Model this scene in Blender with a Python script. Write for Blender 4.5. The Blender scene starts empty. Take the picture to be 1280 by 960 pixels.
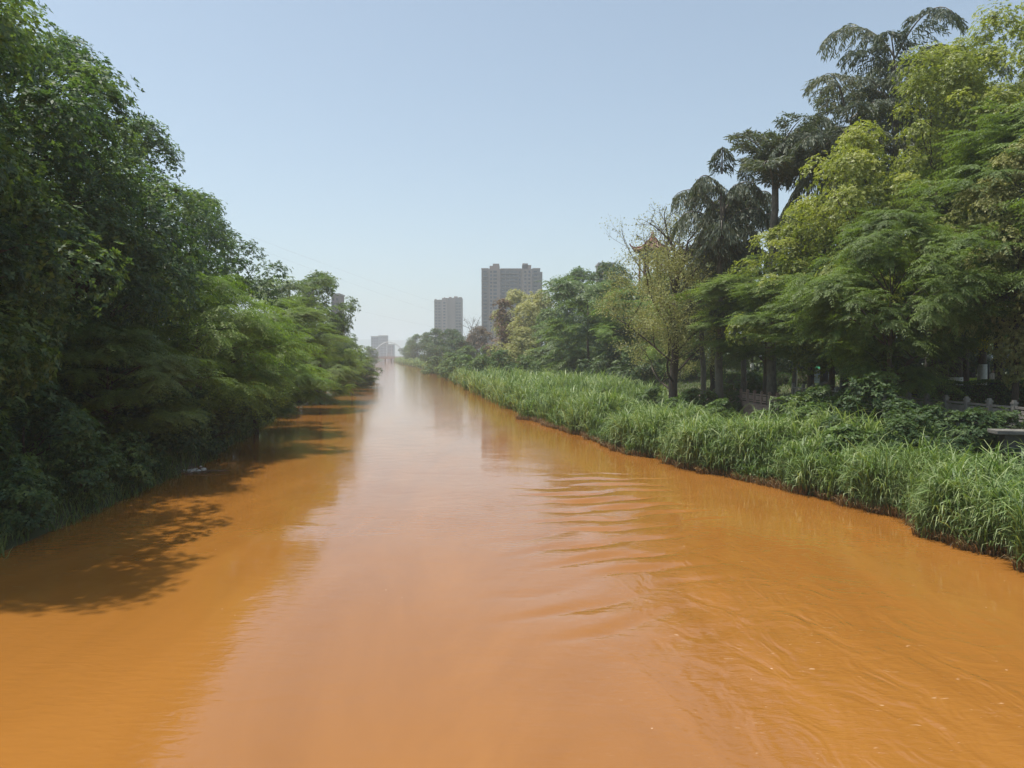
import bpy, math, random
import numpy as np
from mathutils import Vector, Matrix, noise as mnoise

# ------------------------------------------------------------------ camera, sky, sun, exposure
S = bpy.context.scene
COL = S.collection
CAM_H = 6.0
HORIZ = 445.0
cam_d = bpy.data.cameras.new("camera")
cam = bpy.data.objects.new("camera", cam_d)
COL.objects.link(cam)
cam.location = (0, 0, CAM_H)
cam.rotation_euler = (math.radians(90) - math.atan(35 / 960), 0, 0)
cam_d.sensor_width = 36
cam_d.lens = 27.0
cam_d.clip_start = 0.1
cam_d.clip_end = 30000
S.camera = cam

SUN_EL, SUN_AZ = 73.0, -80.0          # azimuth measured from +Y (view) towards +X
world = bpy.data.worlds.new("World")
S.world = world
world.use_nodes = True
wn = world.node_tree
wn.nodes.clear()
sky = wn.nodes.new("ShaderNodeTexSky")
sky.sky_type = 'NISHITA'
sky.sun_disc = False
sky.sun_elevation = math.radians(SUN_EL)
sky.sun_rotation = math.radians(SUN_AZ)
sky.altitude = 300
sky.air_density = 1.0
sky.dust_density = 2.2
sky.ozone_density = 0.6
hs = wn.nodes.new("ShaderNodeHueSaturation")
hs.inputs['Saturation'].default_value = 0.80
bg = wn.nodes.new("ShaderNodeBackground")
bg.inputs['Strength'].default_value = 0.130
wo = wn.nodes.new("ShaderNodeOutputWorld")
wn.links.new(sky.outputs[0], hs.inputs['Color'])
tn = wn.nodes.new("ShaderNodeMix"); tn.data_type = 'RGBA'; tn.blend_type = 'MULTIPLY'; tn.inputs[0].default_value = 1.0
tn.inputs[7].default_value = (0.92, 1.0, 0.98, 1)
wn.links.new(hs.outputs[0], tn.inputs[6]); wn.links.new(tn.outputs[2], bg.inputs[0])
wn.links.new(bg.outputs[0], wo.inputs[0])

sd = bpy.data.lights.new("sun", 'SUN')
sd.energy = 4.4
sd.angle = math.radians(0.8)
sd.color = (1.0, 0.95, 0.87)
sun = bpy.data.objects.new("sun", sd)
COL.objects.link(sun)
el, az = math.radians(SUN_EL), math.radians(SUN_AZ)
sdir = Vector((math.sin(az) * math.cos(el), math.cos(az) * math.cos(el), math.sin(el)))
sun.rotation_euler = sdir.to_track_quat('Z', 'Y').to_euler()
sun.location = (0, 0, 60)

S.view_settings.view_transform = 'Standard'
S.view_settings.look = 'None'
S.view_settings.exposure = 0.34
S.view_settings.gamma = 1.0
S.render.engine = 'CYCLES'
cy = S.cycles
cy.max_bounces = 5
cy.diffuse_bounces = 3
cy.glossy_bounces = 2
cy.transmission_bounces = 2
cy.transparent_max_bounces = 4
cy.volume_bounces = 3
cy.caustics_reflective = False
cy.caustics_refractive = False
cy.sample_clamp_indirect = 6
cy.use_denoising = True
cy.use_adaptive_sampling = True
cy.adaptive_threshold = 0.02

HAZE_DENSITY = 0.00044

# ------------------------------------------------------------------ helpers
def PX(px, d):
    return (px - 640) / 960 * d

def PZ(py, d):
    return CAM_H - (py - HORIZ) / 960 * d

def link(o, parent=None):
    COL.objects.link(o)
    if parent is not None:
        o.parent = parent
    return o

def tag(o, label=None, cat=None, group=None, kind=None):
    if label: o['label'] = label
    if cat: o['category'] = cat
    if group: o['group'] = group
    if kind: o['kind'] = kind
    return o

def empty(name, loc=(0, 0, 0), rz=0.0, parent=None):
    o = bpy.data.objects.new(name, None)
    o.location = loc
    o.rotation_euler = (0, 0, rz)
    o.empty_display_size = 0.3
    return link(o, parent)

def mesh_np(name, verts, faces, mats, tint=None, mat_idx=None, smooth=False):
    """verts (N,3); faces (M,k) or list of such arrays"""
    me = bpy.data.meshes.new(name)
    if not isinstance(faces, list):
        faces = [faces]
    faces = [f for f in faces if len(f)]
    nf = sum(len(f) for f in faces)
    loops = np.concatenate([f.ravel() for f in faces]).astype(np.int32)
    tot = np.concatenate([np.full(len(f), f.shape[1], np.int32) for f in faces])
    start = np.concatenate([[0], np.cumsum(tot)[:-1]]).astype(np.int32)
    me.vertices.add(len(verts))
    me.vertices.foreach_set('co', np.asarray(verts, np.float32).ravel())
    me.loops.add(len(loops))
    me.loops.foreach_set('vertex_index', loops)
    me.polygons.add(nf)
    me.polygons.foreach_set('loop_start', start)
    me.polygons.foreach_set('loop_total', tot)
    if mat_idx is not None:
        me.polygons.foreach_set('material_index', np.asarray(mat_idx, np.int32))
    if smooth:
        me.polygons.foreach_set('use_smooth', np.ones(nf, bool))
    me.update(calc_edges=True)
    if tint is not None:
        a = me.attributes.new('tint', 'FLOAT', 'POINT')
        a.data.foreach_set('value', np.asarray(tint, np.float32))
    for m in (mats if isinstance(mats, (list, tuple)) else [mats]):
        me.materials.append(m)
    return me

class MB:
    """collects simple solids into one mesh"""
    def __init__(s):
        s.v, s.f, s.m = [], [], []
    def add(s, vs, fs, mi=0):
        b = len(s.v)
        s.v += [tuple(v) for v in vs]
        s.f += [tuple(b + i for i in f) for f in fs]
        s.m += [mi] * len(fs)
    def box(s, c, size, rz=0.0, mi=0, taper=1.0, bev=0.0):
        cx, cy_, cz = c
        hx, hy, hz = [k / 2 for k in size]
        co, si = math.cos(rz), math.sin(rz)
        vs = []
        def ring(z, sx, sy, b):
            pts = [(-sx + b, -sy), (sx - b, -sy), (sx, -sy + b), (sx, sy - b), (sx - b, sy), (-sx + b, sy), (-sx, sy - b), (-sx, -sy + b)] if b > 0 else [(-sx, -sy), (sx, -sy), (sx, sy), (-sx, sy)]
            return [(cx + x * co - y * si, cy_ + x * si + y * co, cz + z) for x, y in pts]
        if bev > 0:
            rings = [ring(-hz, hx - bev * .5, hy - bev * .5, bev), ring(-hz + bev, hx, hy, bev), ring(hz - bev, hx * taper, hy * taper, bev), ring(hz, hx * taper - bev * .5, hy * taper - bev * .5, bev)]
        else:
            rings = [ring(-hz, hx, hy, 0), ring(hz, hx * taper, hy * taper, 0)]
        n = len(rings[0])
        for r in rings: vs += r
        fs = [tuple(range(n - 1, -1, -1)), tuple((len(rings) - 1) * n + i for i in range(n))]
        for k in range(len(rings) - 1):
            for i in range(n):
                j = (i + 1) % n
                fs.append((k * n + i, k * n + j, (k + 1) * n + j, (k + 1) * n + i))
        s.add(vs, fs, mi)
    def tube(s, pts, rad, n=6, mi=0, cap=True):
        pts = [Vector(p) for p in pts]
        if not hasattr(rad, '__len__'): rad = [rad] * len(pts)
        vs, fs = [], []
        up = Vector((0.13, 0.21, 1)).normalized()
        for i, p in enumerate(pts):
            t = (pts[min(i + 1, len(pts) - 1)] - pts[max(i - 1, 0)])
            if t.length < 1e-6: t = Vector((0, 0, 1))
            t.normalize()
            a = t.cross(up)
            if a.length < 0.1: a = t.cross(Vector((1, 0, 0)))
            a.normalize(); b = t.cross(a)
            for k in range(n):
                w = 2 * math.pi * k / n
                vs.append(p + (a * math.cos(w) + b * math.sin(w)) * rad[i])
        for i in range(len(pts) - 1):
            for k in range(n):
                j = (k + 1) % n
                fs.append((i * n + k, i * n + j, (i + 1) * n + j, (i + 1) * n + k))
        if cap:
            fs.append(tuple(range(n - 1, -1, -1)))
            fs.append(tuple((len(pts) - 1) * n + k for k in range(n)))
        s.add(vs, fs, mi)
    def lathe(s, prof, c=(0, 0, 0), n=12, mi=0):
        vs, fs = [], []
        for r, z in prof:
            for k in range(n):
                w = 2 * math.pi * k / n
                vs.append((c[0] + r * math.cos(w), c[1] + r * math.sin(w), c[2] + z))
        for i in range(len(prof) - 1):
            for k in range(n):
                j = (k + 1) % n
                fs.append((i * n + k, i * n + j, (i + 1) * n + j, (i + 1) * n + k))
        fs.append(tuple(range(n - 1, -1, -1)))
        fs.append(tuple((len(prof) - 1) * n + k for k in range(n)))
        s.add(vs, fs, mi)
    def mesh(s, name, mats, smooth=False):
        me = bpy.data.meshes.new(name)
        me.from_pydata([tuple(v) for v in s.v], [], s.f)
        me.polygons.foreach_set('material_index', s.m)
        if smooth: me.polygons.foreach_set('use_smooth', [True] * len(s.f))
        for m in (mats if isinstance(mats, (list, tuple)) else [mats]): me.materials.append(m)
        me.update()
        return me
    def obj(s, name, mats, parent=None, smooth=False):
        return link(bpy.data.objects.new(name, s.mesh(name, mats, smooth)), parent)

# ------------------------------------------------------------------ materials
def new_mat(name):
    m = bpy.data.materials.new(name)
    m.use_nodes = True
    nt = m.node_tree
    nt.nodes.clear()
    return m, nt, nt.nodes, nt.links

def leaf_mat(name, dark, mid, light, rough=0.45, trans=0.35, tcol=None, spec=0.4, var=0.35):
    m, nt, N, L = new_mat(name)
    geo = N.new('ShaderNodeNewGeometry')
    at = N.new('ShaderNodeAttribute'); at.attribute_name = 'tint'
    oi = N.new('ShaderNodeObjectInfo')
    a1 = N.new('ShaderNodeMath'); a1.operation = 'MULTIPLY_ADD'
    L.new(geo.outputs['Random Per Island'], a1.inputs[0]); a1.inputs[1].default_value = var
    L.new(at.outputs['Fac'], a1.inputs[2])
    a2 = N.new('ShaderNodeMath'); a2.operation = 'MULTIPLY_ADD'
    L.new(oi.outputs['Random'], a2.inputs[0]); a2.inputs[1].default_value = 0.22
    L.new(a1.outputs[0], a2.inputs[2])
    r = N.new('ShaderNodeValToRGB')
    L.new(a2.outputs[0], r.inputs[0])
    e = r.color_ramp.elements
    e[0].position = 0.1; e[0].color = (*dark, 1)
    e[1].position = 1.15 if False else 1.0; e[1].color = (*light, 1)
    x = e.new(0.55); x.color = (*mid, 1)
    p = N.new('ShaderNodeBsdfPrincipled')
    p.inputs['Roughness'].default_value = rough
    p.inputs['Specular IOR Level'].default_value = spec
    L.new(r.outputs[0], p.inputs['Base Color'])
    t = N.new('ShaderNodeBsdfTranslucent')
    mul = N.new('ShaderNodeMix'); mul.data_type = 'RGBA'; mul.blend_type = 'MULTIPLY'
    mul.inputs[0].default_value = 1.0
    L.new(r.outputs[0], mul.inputs[6]); mul.inputs[7].default_value = (*(tcol or (1.5, 1.6, 0.6)), 1)
    L.new(mul.outputs[2], t.inputs[0])
    mx = N.new('ShaderNodeMixShader'); mx.inputs[0].default_value = trans
    L.new(p.outputs[0], mx.inputs[1]); L.new(t.outputs[0], mx.inputs[2])
    o = N.new('ShaderNodeOutputMaterial')
    L.new(mx.outputs[0], o.inputs[0])
    return m

def rough_mat(name, c1, c2, scale=3.0, rough=0.85, bump=0.3, detail=6, spec=0.3, stretch=(1, 1, 1), c3=None):
    m, nt, N, L = new_mat(name)
    tc = N.new('ShaderNodeTexCoord')
    mp = N.new('ShaderNodeMapping'); mp.inputs['Scale'].default_value = stretch
    L.new(tc.outputs['Object'], mp.inputs[0])
    n = N.new('ShaderNodeTexNoise'); n.inputs['Scale'].default_value = scale; n.inputs['Detail'].default_value = detail
    n.inputs['Roughness'].default_value = 0.65
    L.new(mp.outputs[0], n.inputs['Vector'])
    r = N.new('ShaderNodeValToRGB'); L.new(n.outputs[0], r.inputs[0])
    r.color_ramp.elements[0].position = 0.3; r.color_ramp.elements[0].color = (*c1, 1)
    r.color_ramp.elements[1].position = 0.7; r.color_ramp.elements[1].color = (*c2, 1)
    if c3:
        x = r.color_ramp.elements.new(0.5); x.color = (*c3, 1)
    p = N.new('ShaderNodeBsdfPrincipled'); p.inputs['Roughness'].default_value = rough
    p.inputs['Specular IOR Level'].default_value = spec
    L.new(r.outputs[0], p.inputs['Base Color'])
    if bump:
        b = N.new('ShaderNodeBump'); b.inputs['Strength'].default_value = bump; b.inputs['Distance'].default_value = 0.05
        n2 = N.new('ShaderNodeTexNoise'); n2.inputs['Scale'].default_value = scale * 4; n2.inputs['Detail'].default_value = 4
        L.new(mp.outputs[0], n2.inputs['Vector'])
        L.new(n2.outputs[0], b.inputs['Height']); L.new(b.outputs[0], p.inputs['Normal'])
    o = N.new('ShaderNodeOutputMaterial'); L.new(p.outputs[0], o.inputs[0])
    return m

M = {}
M['leaf_dark'] = leaf_mat('leaf_dark', (0.032, 0.066, 0.036), (0.066, 0.122, 0.055), (0.20, 0.27, 0.09), rough=0.5, trans=0.38, spec=.3)
M['leaf_camphor'] = leaf_mat('leaf_camphor', (0.09, 0.12, 0.03), (0.21, 0.25, 0.06), (0.38, 0.39, 0.11), rough=0.45, trans=0.4)
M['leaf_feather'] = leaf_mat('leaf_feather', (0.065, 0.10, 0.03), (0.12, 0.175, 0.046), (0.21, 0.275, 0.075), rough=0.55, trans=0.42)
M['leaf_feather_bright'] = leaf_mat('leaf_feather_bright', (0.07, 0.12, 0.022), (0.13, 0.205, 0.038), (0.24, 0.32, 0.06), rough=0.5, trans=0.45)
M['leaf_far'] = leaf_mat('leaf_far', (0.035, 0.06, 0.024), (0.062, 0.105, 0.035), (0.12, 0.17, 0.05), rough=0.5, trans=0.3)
M['leaf_midgreen'] = leaf_mat('leaf_midgreen', (0.05, 0.085, 0.026), (0.09, 0.145, 0.042), (0.17, 0.225, 0.06), rough=0.5, trans=0.35)
M['leaf_brown'] = leaf_mat('leaf_brown', (0.09, 0.055, 0.04), (0.16, 0.10, 0.065), (0.20, 0.17, 0.08), rough=0.6, trans=0.25, tcol=(1.3, 1.1, 0.8))
M['leaf_olive'] = leaf_mat('leaf_olive', (0.18, 0.19, 0.07), (0.33, 0.34, 0.13), (0.50, 0.48, 0.22), rough=0.55, trans=0.35, tcol=(1.2, 1.2, .7))
M['leaf_palm'] = leaf_mat('leaf_palm', (0.055, 0.075, 0.052), (0.10, 0.125, 0.085), (0.20, 0.20, 0.14), rough=0.55, trans=0.25, spec=0.3)
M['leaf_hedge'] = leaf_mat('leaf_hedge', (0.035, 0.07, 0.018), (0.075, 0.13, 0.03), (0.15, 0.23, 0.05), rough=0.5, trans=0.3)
M['leaf_thicket_shaded'] = leaf_mat('leaf_thicket_shaded', (0.020, 0.042, 0.018), (0.042, 0.078, 0.030), (0.10, 0.15, 0.05), rough=0.55, trans=0.3, spec=.25)  # greens darkened so the thicket's shade sits in the leaf colour
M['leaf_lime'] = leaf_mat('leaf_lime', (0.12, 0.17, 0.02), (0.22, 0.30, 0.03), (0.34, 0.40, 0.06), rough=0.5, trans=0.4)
M['leaf_yellow'] = leaf_mat('leaf_yellow', (0.35, 0.28, 0.02), (0.5, 0.42, 0.03), (0.6, 0.55, 0.08), rough=0.5, trans=0.4)
M['reed'] = leaf_mat('reed', (0.05, 0.095, 0.025), (0.14, 0.22, 0.062), (0.34, 0.40, 0.18), rough=0.5, trans=0.3, spec=0.45, tcol=(1.3, 1.4, 0.6), var=0.6)
M['reed_dry'] = leaf_mat('reed_dry', (0.10, 0.06, 0.03), (0.2, 0.13, 0.06), (0.30, 0.22, 0.10), rough=0.6, trans=0.2, tcol=(1.2, 1.1, 0.8))
M['grass'] = leaf_mat('grass', (0.05, 0.075, 0.025), (0.10, 0.15, 0.045), (0.20, 0.24, 0.09), rough=0.5, trans=0.3)
M['bark'] = rough_mat('bark', (0.045, 0.036, 0.028), (0.13, 0.10, 0.075), 5, 0.9, 0.6, stretch=(1, 1, 0.25))
M['bark_grey'] = rough_mat('bark_grey', (0.10, 0.09, 0.075), (0.24, 0.215, 0.18), 5, 0.9, 0.5, stretch=(1, 1, 0.4))
M['whitewash'] = rough_mat('whitewash', (0.58, 0.55, 0.48), (0.78, 0.76, 0.70), 4, 0.9, 0.3)
M['ground'] = rough_mat('ground', (0.035, 0.045, 0.018), (0.11, 0.09, 0.05), 0.35, 0.95, 0.5, c3=(0.06, 0.07, 0.03))
M['stone'] = rough_mat('stone', (0.17, 0.155, 0.14), (0.31, 0.285, 0.25), 2.5, 0.85, 0.4)
M['pink_stone'] = rough_mat('pink_stone', (0.30, 0.20, 0.16), (0.48, 0.36, 0.30), 1.4, 0.85, 0.4)
M['worn_stone'] = rough_mat('worn_stone', (0.10, 0.095, 0.085), (0.22, 0.21, 0.19), 3, 0.9, 0.5)
M['shaded_stone'] = rough_mat('shaded_stone', (0.05, 0.05, 0.045), (0.10, 0.10, 0.09), 2.5, 0.9, 0.4)  # stone darkened to paint in the shade beneath the ledge slab
M['concrete'] = rough_mat('concrete', (0.28, 0.27, 0.25), (0.40, 0.38, 0.35), 1.2, 0.85, 0.2)
M['tower_wall'] = rough_mat('tower_wall', (0.17, 0.14, 0.125), (0.215, 0.18, 0.16), 0.08, 0.85, 0.0)
M['tower_pink'] = rough_mat('tower_pink', (0.25, 0.19, 0.16), (0.30, 0.225, 0.19), 0.08, 0.85, 0.0)
M['white_wall'] = rough_mat('white_wall', (0.55, 0.56, 0.58), (0.68, 0.68, 0.69), 0.1, 0.8, 0.0)
M['grey_wall'] = rough_mat('grey_wall', (0.17, 0.19, 0.23), (0.24, 0.25, 0.28), 0.1, 0.8, 0.0)
M['roof_tile'] = rough_mat('roof_tile', (0.16, 0.09, 0.065), (0.26, 0.15, 0.11), 2, 0.6, 0.2)
M['roof_beam'] = rough_mat('roof_beam', (0.20, 0.05, 0.035), (0.28, 0.08, 0.05), 2, 0.6, 0.1)
M['bluegreen_paint'] = rough_mat('bluegreen_paint', (0.05, 0.12, 0.16), (0.09, 0.2, 0.22), 2, 0.5, 0.1)
M['dark_metal'] = rough_mat('dark_metal', (0.04, 0.04, 0.045), (0.08, 0.08, 0.085), 4, 0.5, 0.1)
M['board'] = rough_mat('board', (0.34, 0.42, 0.46), (0.48, 0.55, 0.58), 3, 0.6, 0.05)
M['board_line'] = rough_mat('board_line', (0.18, 0.22, 0.25), (0.28, 0.32, 0.35), 8, 0.6, 0.0)
M['green_sheet'] = rough_mat('green_sheet', (0.02, 0.20, 0.09), (0.04, 0.30, 0.14), 3, 0.6, 0.1)
M['brown_post'] = rough_mat('brown_post', (0.10, 0.05, 0.035), (0.16, 0.08, 0.05), 3, 0.7, 0.1)
M['hill'] = rough_mat('hill', (0.05, 0.08, 0.04), (0.09, 0.11, 0.06), 0.004, 0.95, 0.0)
M['cable'] = rough_mat('cable', (0.25, 0.25, 0.26), (0.3, 0.3, 0.31), 3, 0.6, 0.0)
M['lamp_globe'] = rough_mat('lamp_globe', (0.70, 0.70, 0.68), (0.8, 0.8, 0.78), 3, 0.3, 0.0, spec=0.5)
M['foam'] = rough_mat('foam', (0.45, 0.40, 0.34), (0.68, 0.66, 0.62), 12, 0.6, 0.6)
M['drift'] = rough_mat('drift', (0.08, 0.055, 0.035), (0.22, 0.16, 0.10), 6, 0.9, 0.5)

def glass_mat():
    m, nt, N, L = new_mat('window_glass')
    p = N.new('ShaderNodeBsdfPrincipled')
    oi = N.new('ShaderNodeObjectInfo')
    r = N.new('ShaderNodeValToRGB')
    L.new(oi.outputs['Random'], r.inputs[0])
    r.color_ramp.elements[0].color = (0.012, 0.018, 0.03, 1); r.color_ramp.elements[1].color = (0.05, 0.065, 0.09, 1)
    L.new(r.outputs[0], p.inputs['Base Color'])
    p.inputs['Roughness'].default_value = 0.12
    o = N.new('ShaderNodeOutputMaterial'); L.new(p.outputs[0], o.inputs[0])
    return m
M['glass'] = glass_mat()

# ------------------------------------------------------------------ terrain and river
Lt = np.array([(-60, -15.5), (10, -15.4), (22.6, -15.6), (34, -16.6), (43, -17.4), (77, -23.5), (165, -37), (340, -66), (823, -141), (1500, -246), (9000, -1400)], float)
Rt = np.array([(-60, 21), (10, 17.6), (21.6, 15.6), (31, 14.3), (36, 12.4), (42.7, 9.6), (55, 6.2), (72, 2.2), (115, -4.4), (180, -13.5), (288, -28), (576, -83), (823, -126), (1500, -231), (9000, -1380)], float)
def XL(y): return np.interp(y, Lt[:, 0], Lt[:, 1])
def XR(y): return np.interp(y, Rt[:, 0], Rt[:, 1])
def XW(y): return 22.9 - 0.085 * (np.asarray(y, float) - 35)       # embankment wall line on the park side
def sstep(a, b, x):
    t = np.clip((x - a) / (b - a), 0, 1)
    return t * t * (3 - 2 * t)
def terrain(x, y):
    x = np.asarray(x, float); y = np.asarray(y, float)
    xl, xr = XL(y), XR(y)
    zl = -1.6 + 1.9 * sstep(2.2, -0.6, x - xl) + 1.2 * sstep(0, -4, x - xl) + 2.0 * sstep(-4, -11, x - xl)
    s = x - xr
    zr = -1.6 + 1.8 * sstep(-1.6, 0.6, s) + 0.5 * sstep(0.5, 5, s)
    xw = np.where(y < 82, XW(y), xr + 22)
    up = np.where(y < 82, sstep(-0.15, 0.15, x - xw), sstep(-6, 6, x - xw))
    zr = zr + (2.0 - zr) * up + 1.4 * sstep(4, 13, x - xw)
    return np.where(x < (xl + xr) / 2, zl, zr)
def TZ(x, y): return float(terrain(x, y))

ys = np.concatenate([np.arange(-60, 4, 4), np.arange(4, 90, 1.0), np.arange(90, 200, 4), np.arange(200, 900, 20), np.geomspace(900, 9000, 20)])
offl = -np.concatenate([[6000, 2500, 1000, 400, 200, 100, 60, 40, 30, 24], np.arange(20, 0, -1.0), [0.5, 0, -0.5, -1, -1.6, -2.2, -3]])
offr = np.concatenate([[-3, -1.6, -0.9, -0.3, 0, 0.3, 0.6], np.arange(1, 26, 1.0), [28, 32, 38, 46, 60, 90, 150, 300, 1000, 2500, 6000]])
rows = []
for y in ys:
    xs = list(XL(y) + offl) + list(XR(y) + offr)
    rows.append(np.array([(x, y) for x in xs]))
G = np.array(rows)
Z = terrain(G[..., 0], G[..., 1])
rs = np.random.RandomState(5)
amp = np.where((Z > 0.35), 0.06, 0.02)
Z = Z + rs.randn(*Z.shape) * amp
ny, nx = Z.shape
V = np.dstack([G, Z]).reshape(-1, 3)
idx = np.arange(ny * nx).reshape(ny, nx)
F = np.stack([idx[:-1, :-1], idx[:-1, 1:], idx[1:, 1:], idx[1:, :-1]], -1).reshape(-1, 4)
g = link(bpy.data.objects.new('ground', mesh_np('ground', V, F, M['ground'], smooth=True)))
tag(g, 'earthy river banks and park ground under the trees', kind='structure')

def water_mat():
    m, nt, N, L = new_mat('muddy_water')
    tc = N.new('ShaderNodeTexCoord')
    p = N.new('ShaderNodeBsdfPrincipled')
    p.inputs['Roughness'].default_value = 0.03
    p.inputs['IOR'].default_value = 1.42
    # silt colour with slow streaks along the current
    mp = N.new('ShaderNodeMapping'); mp.inputs['Scale'].default_value = (0.22, 0.05, 1); mp.inputs['Rotation'].default_value = (0, 0, -0.16)
    L.new(tc.outputs['Object'], mp.inputs[0])
    n = N.new('ShaderNodeTexNoise'); n.inputs['Scale'].default_value = 1.0; n.inputs['Detail'].default_value = 5
    n.inputs['Distortion'].default_value = 1.4; n.inputs['Roughness'].default_value = 0.62
    L.new(mp.outputs[0], n.inputs['Vector'])
    r = N.new('ShaderNodeValToRGB'); L.new(n.outputs[0], r.inputs[0])
    r.color_ramp.elements[0].position = 0.3; r.color_ramp.elements[0].color = (0.255, 0.103, 0.019, 1)
    r.color_ramp.elements[1].position = 0.7; r.color_ramp.elements[1].color = (0.325, 0.136, 0.027, 1)
    L.new(r.outputs[0], p.inputs['Base Color'])
    # masks from place on the river
    sep = N.new('ShaderNodeSeparateXYZ'); L.new(tc.outputs['Object'], sep.inputs[0])
    def math_(op, a, b=None, c=None):
        q = N.new('ShaderNodeMath'); q.operation = op
        for i, v in enumerate((a, b, c)):
            if v is None: continue
            if isinstance(v, (int, float)): q.inputs[i].default_value = v
            else: L.new(v, q.inputs[i])
        return q.outputs[0]
    def blob(cx, cy_, rx, ry):
        a = math_('DIVIDE', math_('SUBTRACT', sep.outputs[0], cx), rx)
        b = math_('DIVIDE', math_('SUBTRACT', sep.outputs[1], cy_), ry)
        d = math_('ADD', math_('MULTIPLY', a, a), math_('MULTIPLY', b, b))
        return math_('POWER', 2.718, math_('MULTIPLY', d, -1.0))
    def noise_(scale, detail, stretch, dist=0.0, rot=0.0):
        mp2 = N.new('ShaderNodeMapping'); mp2.inputs['Scale'].default_value = stretch; mp2.inputs['Rotation'].default_value = (0, 0, rot)
        L.new(tc.outputs['Object'], mp2.inputs[0])
        q = N.new('ShaderNodeTexNoise'); q.inputs['Scale'].default_value = scale; q.inputs['Detail'].default_value = detail
        q.inputs['Distortion'].default_value = dist
        L.new(mp2.outputs[0], q.inputs['Vector'])
        return q.outputs[0]
    turb = math_('MAXIMUM', blob(6.5, 15.5, 4.2, 7.5), blob(8.0, 9.0, 5.0, 4.5))
    far = N.new('ShaderNodeMapRange'); L.new(sep.outputs[1], far.inputs[0])
    far.inputs[1].default_value = 35; far.inputs[2].default_value = 120; far.inputs[3].default_value = 0.0; far.inputs[4].default_value = 1.0
    base = noise_(0.55, 3, (1, 1.2, 1), 0.8)                 # slow swell
    fine = noise_(3.2, 3, (0.7, 1.6, 1), 0.4)                # small ripples
    swirl = noise_(0.9, 2.2, (1.1, 0.65, 1), 1.5, 0.5)          # turbulent boil
    patch = noise_(0.12, 2, (1, 0.5, 1))
    pm = N.new('ShaderNodeMapRange'); L.new(patch, pm.inputs[0]); pm.inputs[1].default_value = 0.42; pm.inputs[2].default_value = 0.62
    fm = math_('ADD', 0.10, math_('MULTIPLY', math_('MAXIMUM', pm.outputs[0], far.outputs[0]), 0.5))
    h = math_('ADD', math_('MULTIPLY', base, 0.012), math_('MULTIPLY', math_('MULTIPLY', fine, fm), 0.018))
    h = math_('ADD', h, math_('MULTIPLY', math_('MULTIPLY', swirl, turb), 0.075))
    h = math_('ADD', h, math_('MULTIPLY', math_('MULTIPLY', noise_(5.5, 3, (0.6, 1.2, 1), 1.0, 0.4), turb), 0.012))
    b = N.new('ShaderNodeBump'); b.inputs['Strength'].default_value = 1.0; b.inputs['Distance'].default_value = 1.0
    L.new(h, b.inputs['Height']); L.new(b.outputs[0], p.inputs['Normal'])
    # thin foam flecks carried by the turbulent water
    fl = N.new('ShaderNodeTexNoise'); fl.inputs['Scale'].default_value = 9; fl.inputs['Detail'].default_value = 3; fl.inputs['Distortion'].default_value = 1.2
    mpf = N.new('ShaderNodeMapping'); mpf.inputs['Scale'].default_value = (0.35, 1.1, 1); mpf.inputs['Rotation'].default_value = (0, 0, 0.45)
    L.new(tc.outputs['Object'], mpf.inputs[0]); L.new(mpf.outputs[0], fl.inputs['Vector'])
    fr = N.new('ShaderNodeMapRange'); L.new(fl.outputs[0], fr.inputs[0]); fr.inputs[1].default_value = 0.69; fr.inputs[2].default_value = 0.77
    ff = math_('MULTIPLY', fr.outputs[0], math_('MULTIPLY', turb, 0.8))
    vo = N.new('ShaderNodeTexVoronoi'); vo.inputs['Scale'].default_value = 2.2
    L.new(tc.outputs['Object'], vo.inputs['Vector'])
    sv = N.new('ShaderNodeSeparateXYZ'); L.new(vo.outputs['Color'], sv.inputs[0])
    sp_ = math_('MULTIPLY', math_('LESS_THAN', vo.outputs['Distance'], math_('MULTIPLY', sv.outputs[1], 0.06)), math_('GREATER_THAN', sv.outputs[0], 0.72))
    ff = math_('MAXIMUM', ff, math_('MULTIPLY', sp_, 0.7))
    mx = N.new('ShaderNodeMix'); mx.data_type = 'RGBA'; L.new(ff, mx.inputs[0]); L.new(r.outputs[0], mx.inputs[6]); mx.inputs[7].default_value = (0.62, 0.42, 0.26, 1)
    L.new(mx.outputs[2], p.inputs['Base Color'])
    o = N.new('ShaderNodeOutputMaterial'); L.new(p.outputs[0], o.inputs[0])
    return m
M['water'] = water_mat()

# water sheet: fine near the bridge, where the wake ripples are real waves
wy = np.concatenate([np.arange(-60, 5, 2.0), np.arange(5, 42, 0.09), np.arange(42, 120, 1.0), np.arange(120, 900, 20), [1200, 2000, 4000, 9000]])
wf = np.linspace(0, 1, 150)
X0 = XL(wy) - 3; X1 = XR(wy) + 3
WX = X0[:, None] + (X1 - X0)[:, None] * wf[None, :]
WY = np.repeat(wy[:, None], len(wf), 1)
def wake(x, y):
    ph = y - x * (0.60 - 0.03 * (y - 21)) + 0.22 * np.sin(x * 1.1 + y * 0.35) + .1 * np.sin(x * 2.7 - y)
    p_ = 2 * np.pi * ph / 1.95
    crest = np.sin(p_) + 0.38 * np.sin(2 * p_ + 0.9) + 0.12 * np.sin(3 * p_ + 1.6)
    env = (0.55 + 0.45 * np.sin(1.3 * x + 2.2 * np.floor(ph / 1.95 + .25))) * np.exp(-((x - 3.0 - .09 * (y - 22)) / (1.3 + 0.035 * y)) ** 2) * sstep(14, 19, y) * sstep(41, 33, y)
    a = 0.072 * env * crest * (0.75 + 0.35 * np.sin(y * 0.8 + x * 0.5))
    a += 0.007 * np.sin(0.8 * x + 0.45 * y) * np.sin(0.33 * x - 0.7 * y + 1) * sstep(60, 30, y)
    return a
WZ = wake(WX, WY)
V = np.dstack([WX, WY, WZ]).reshape(-1, 3)
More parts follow.
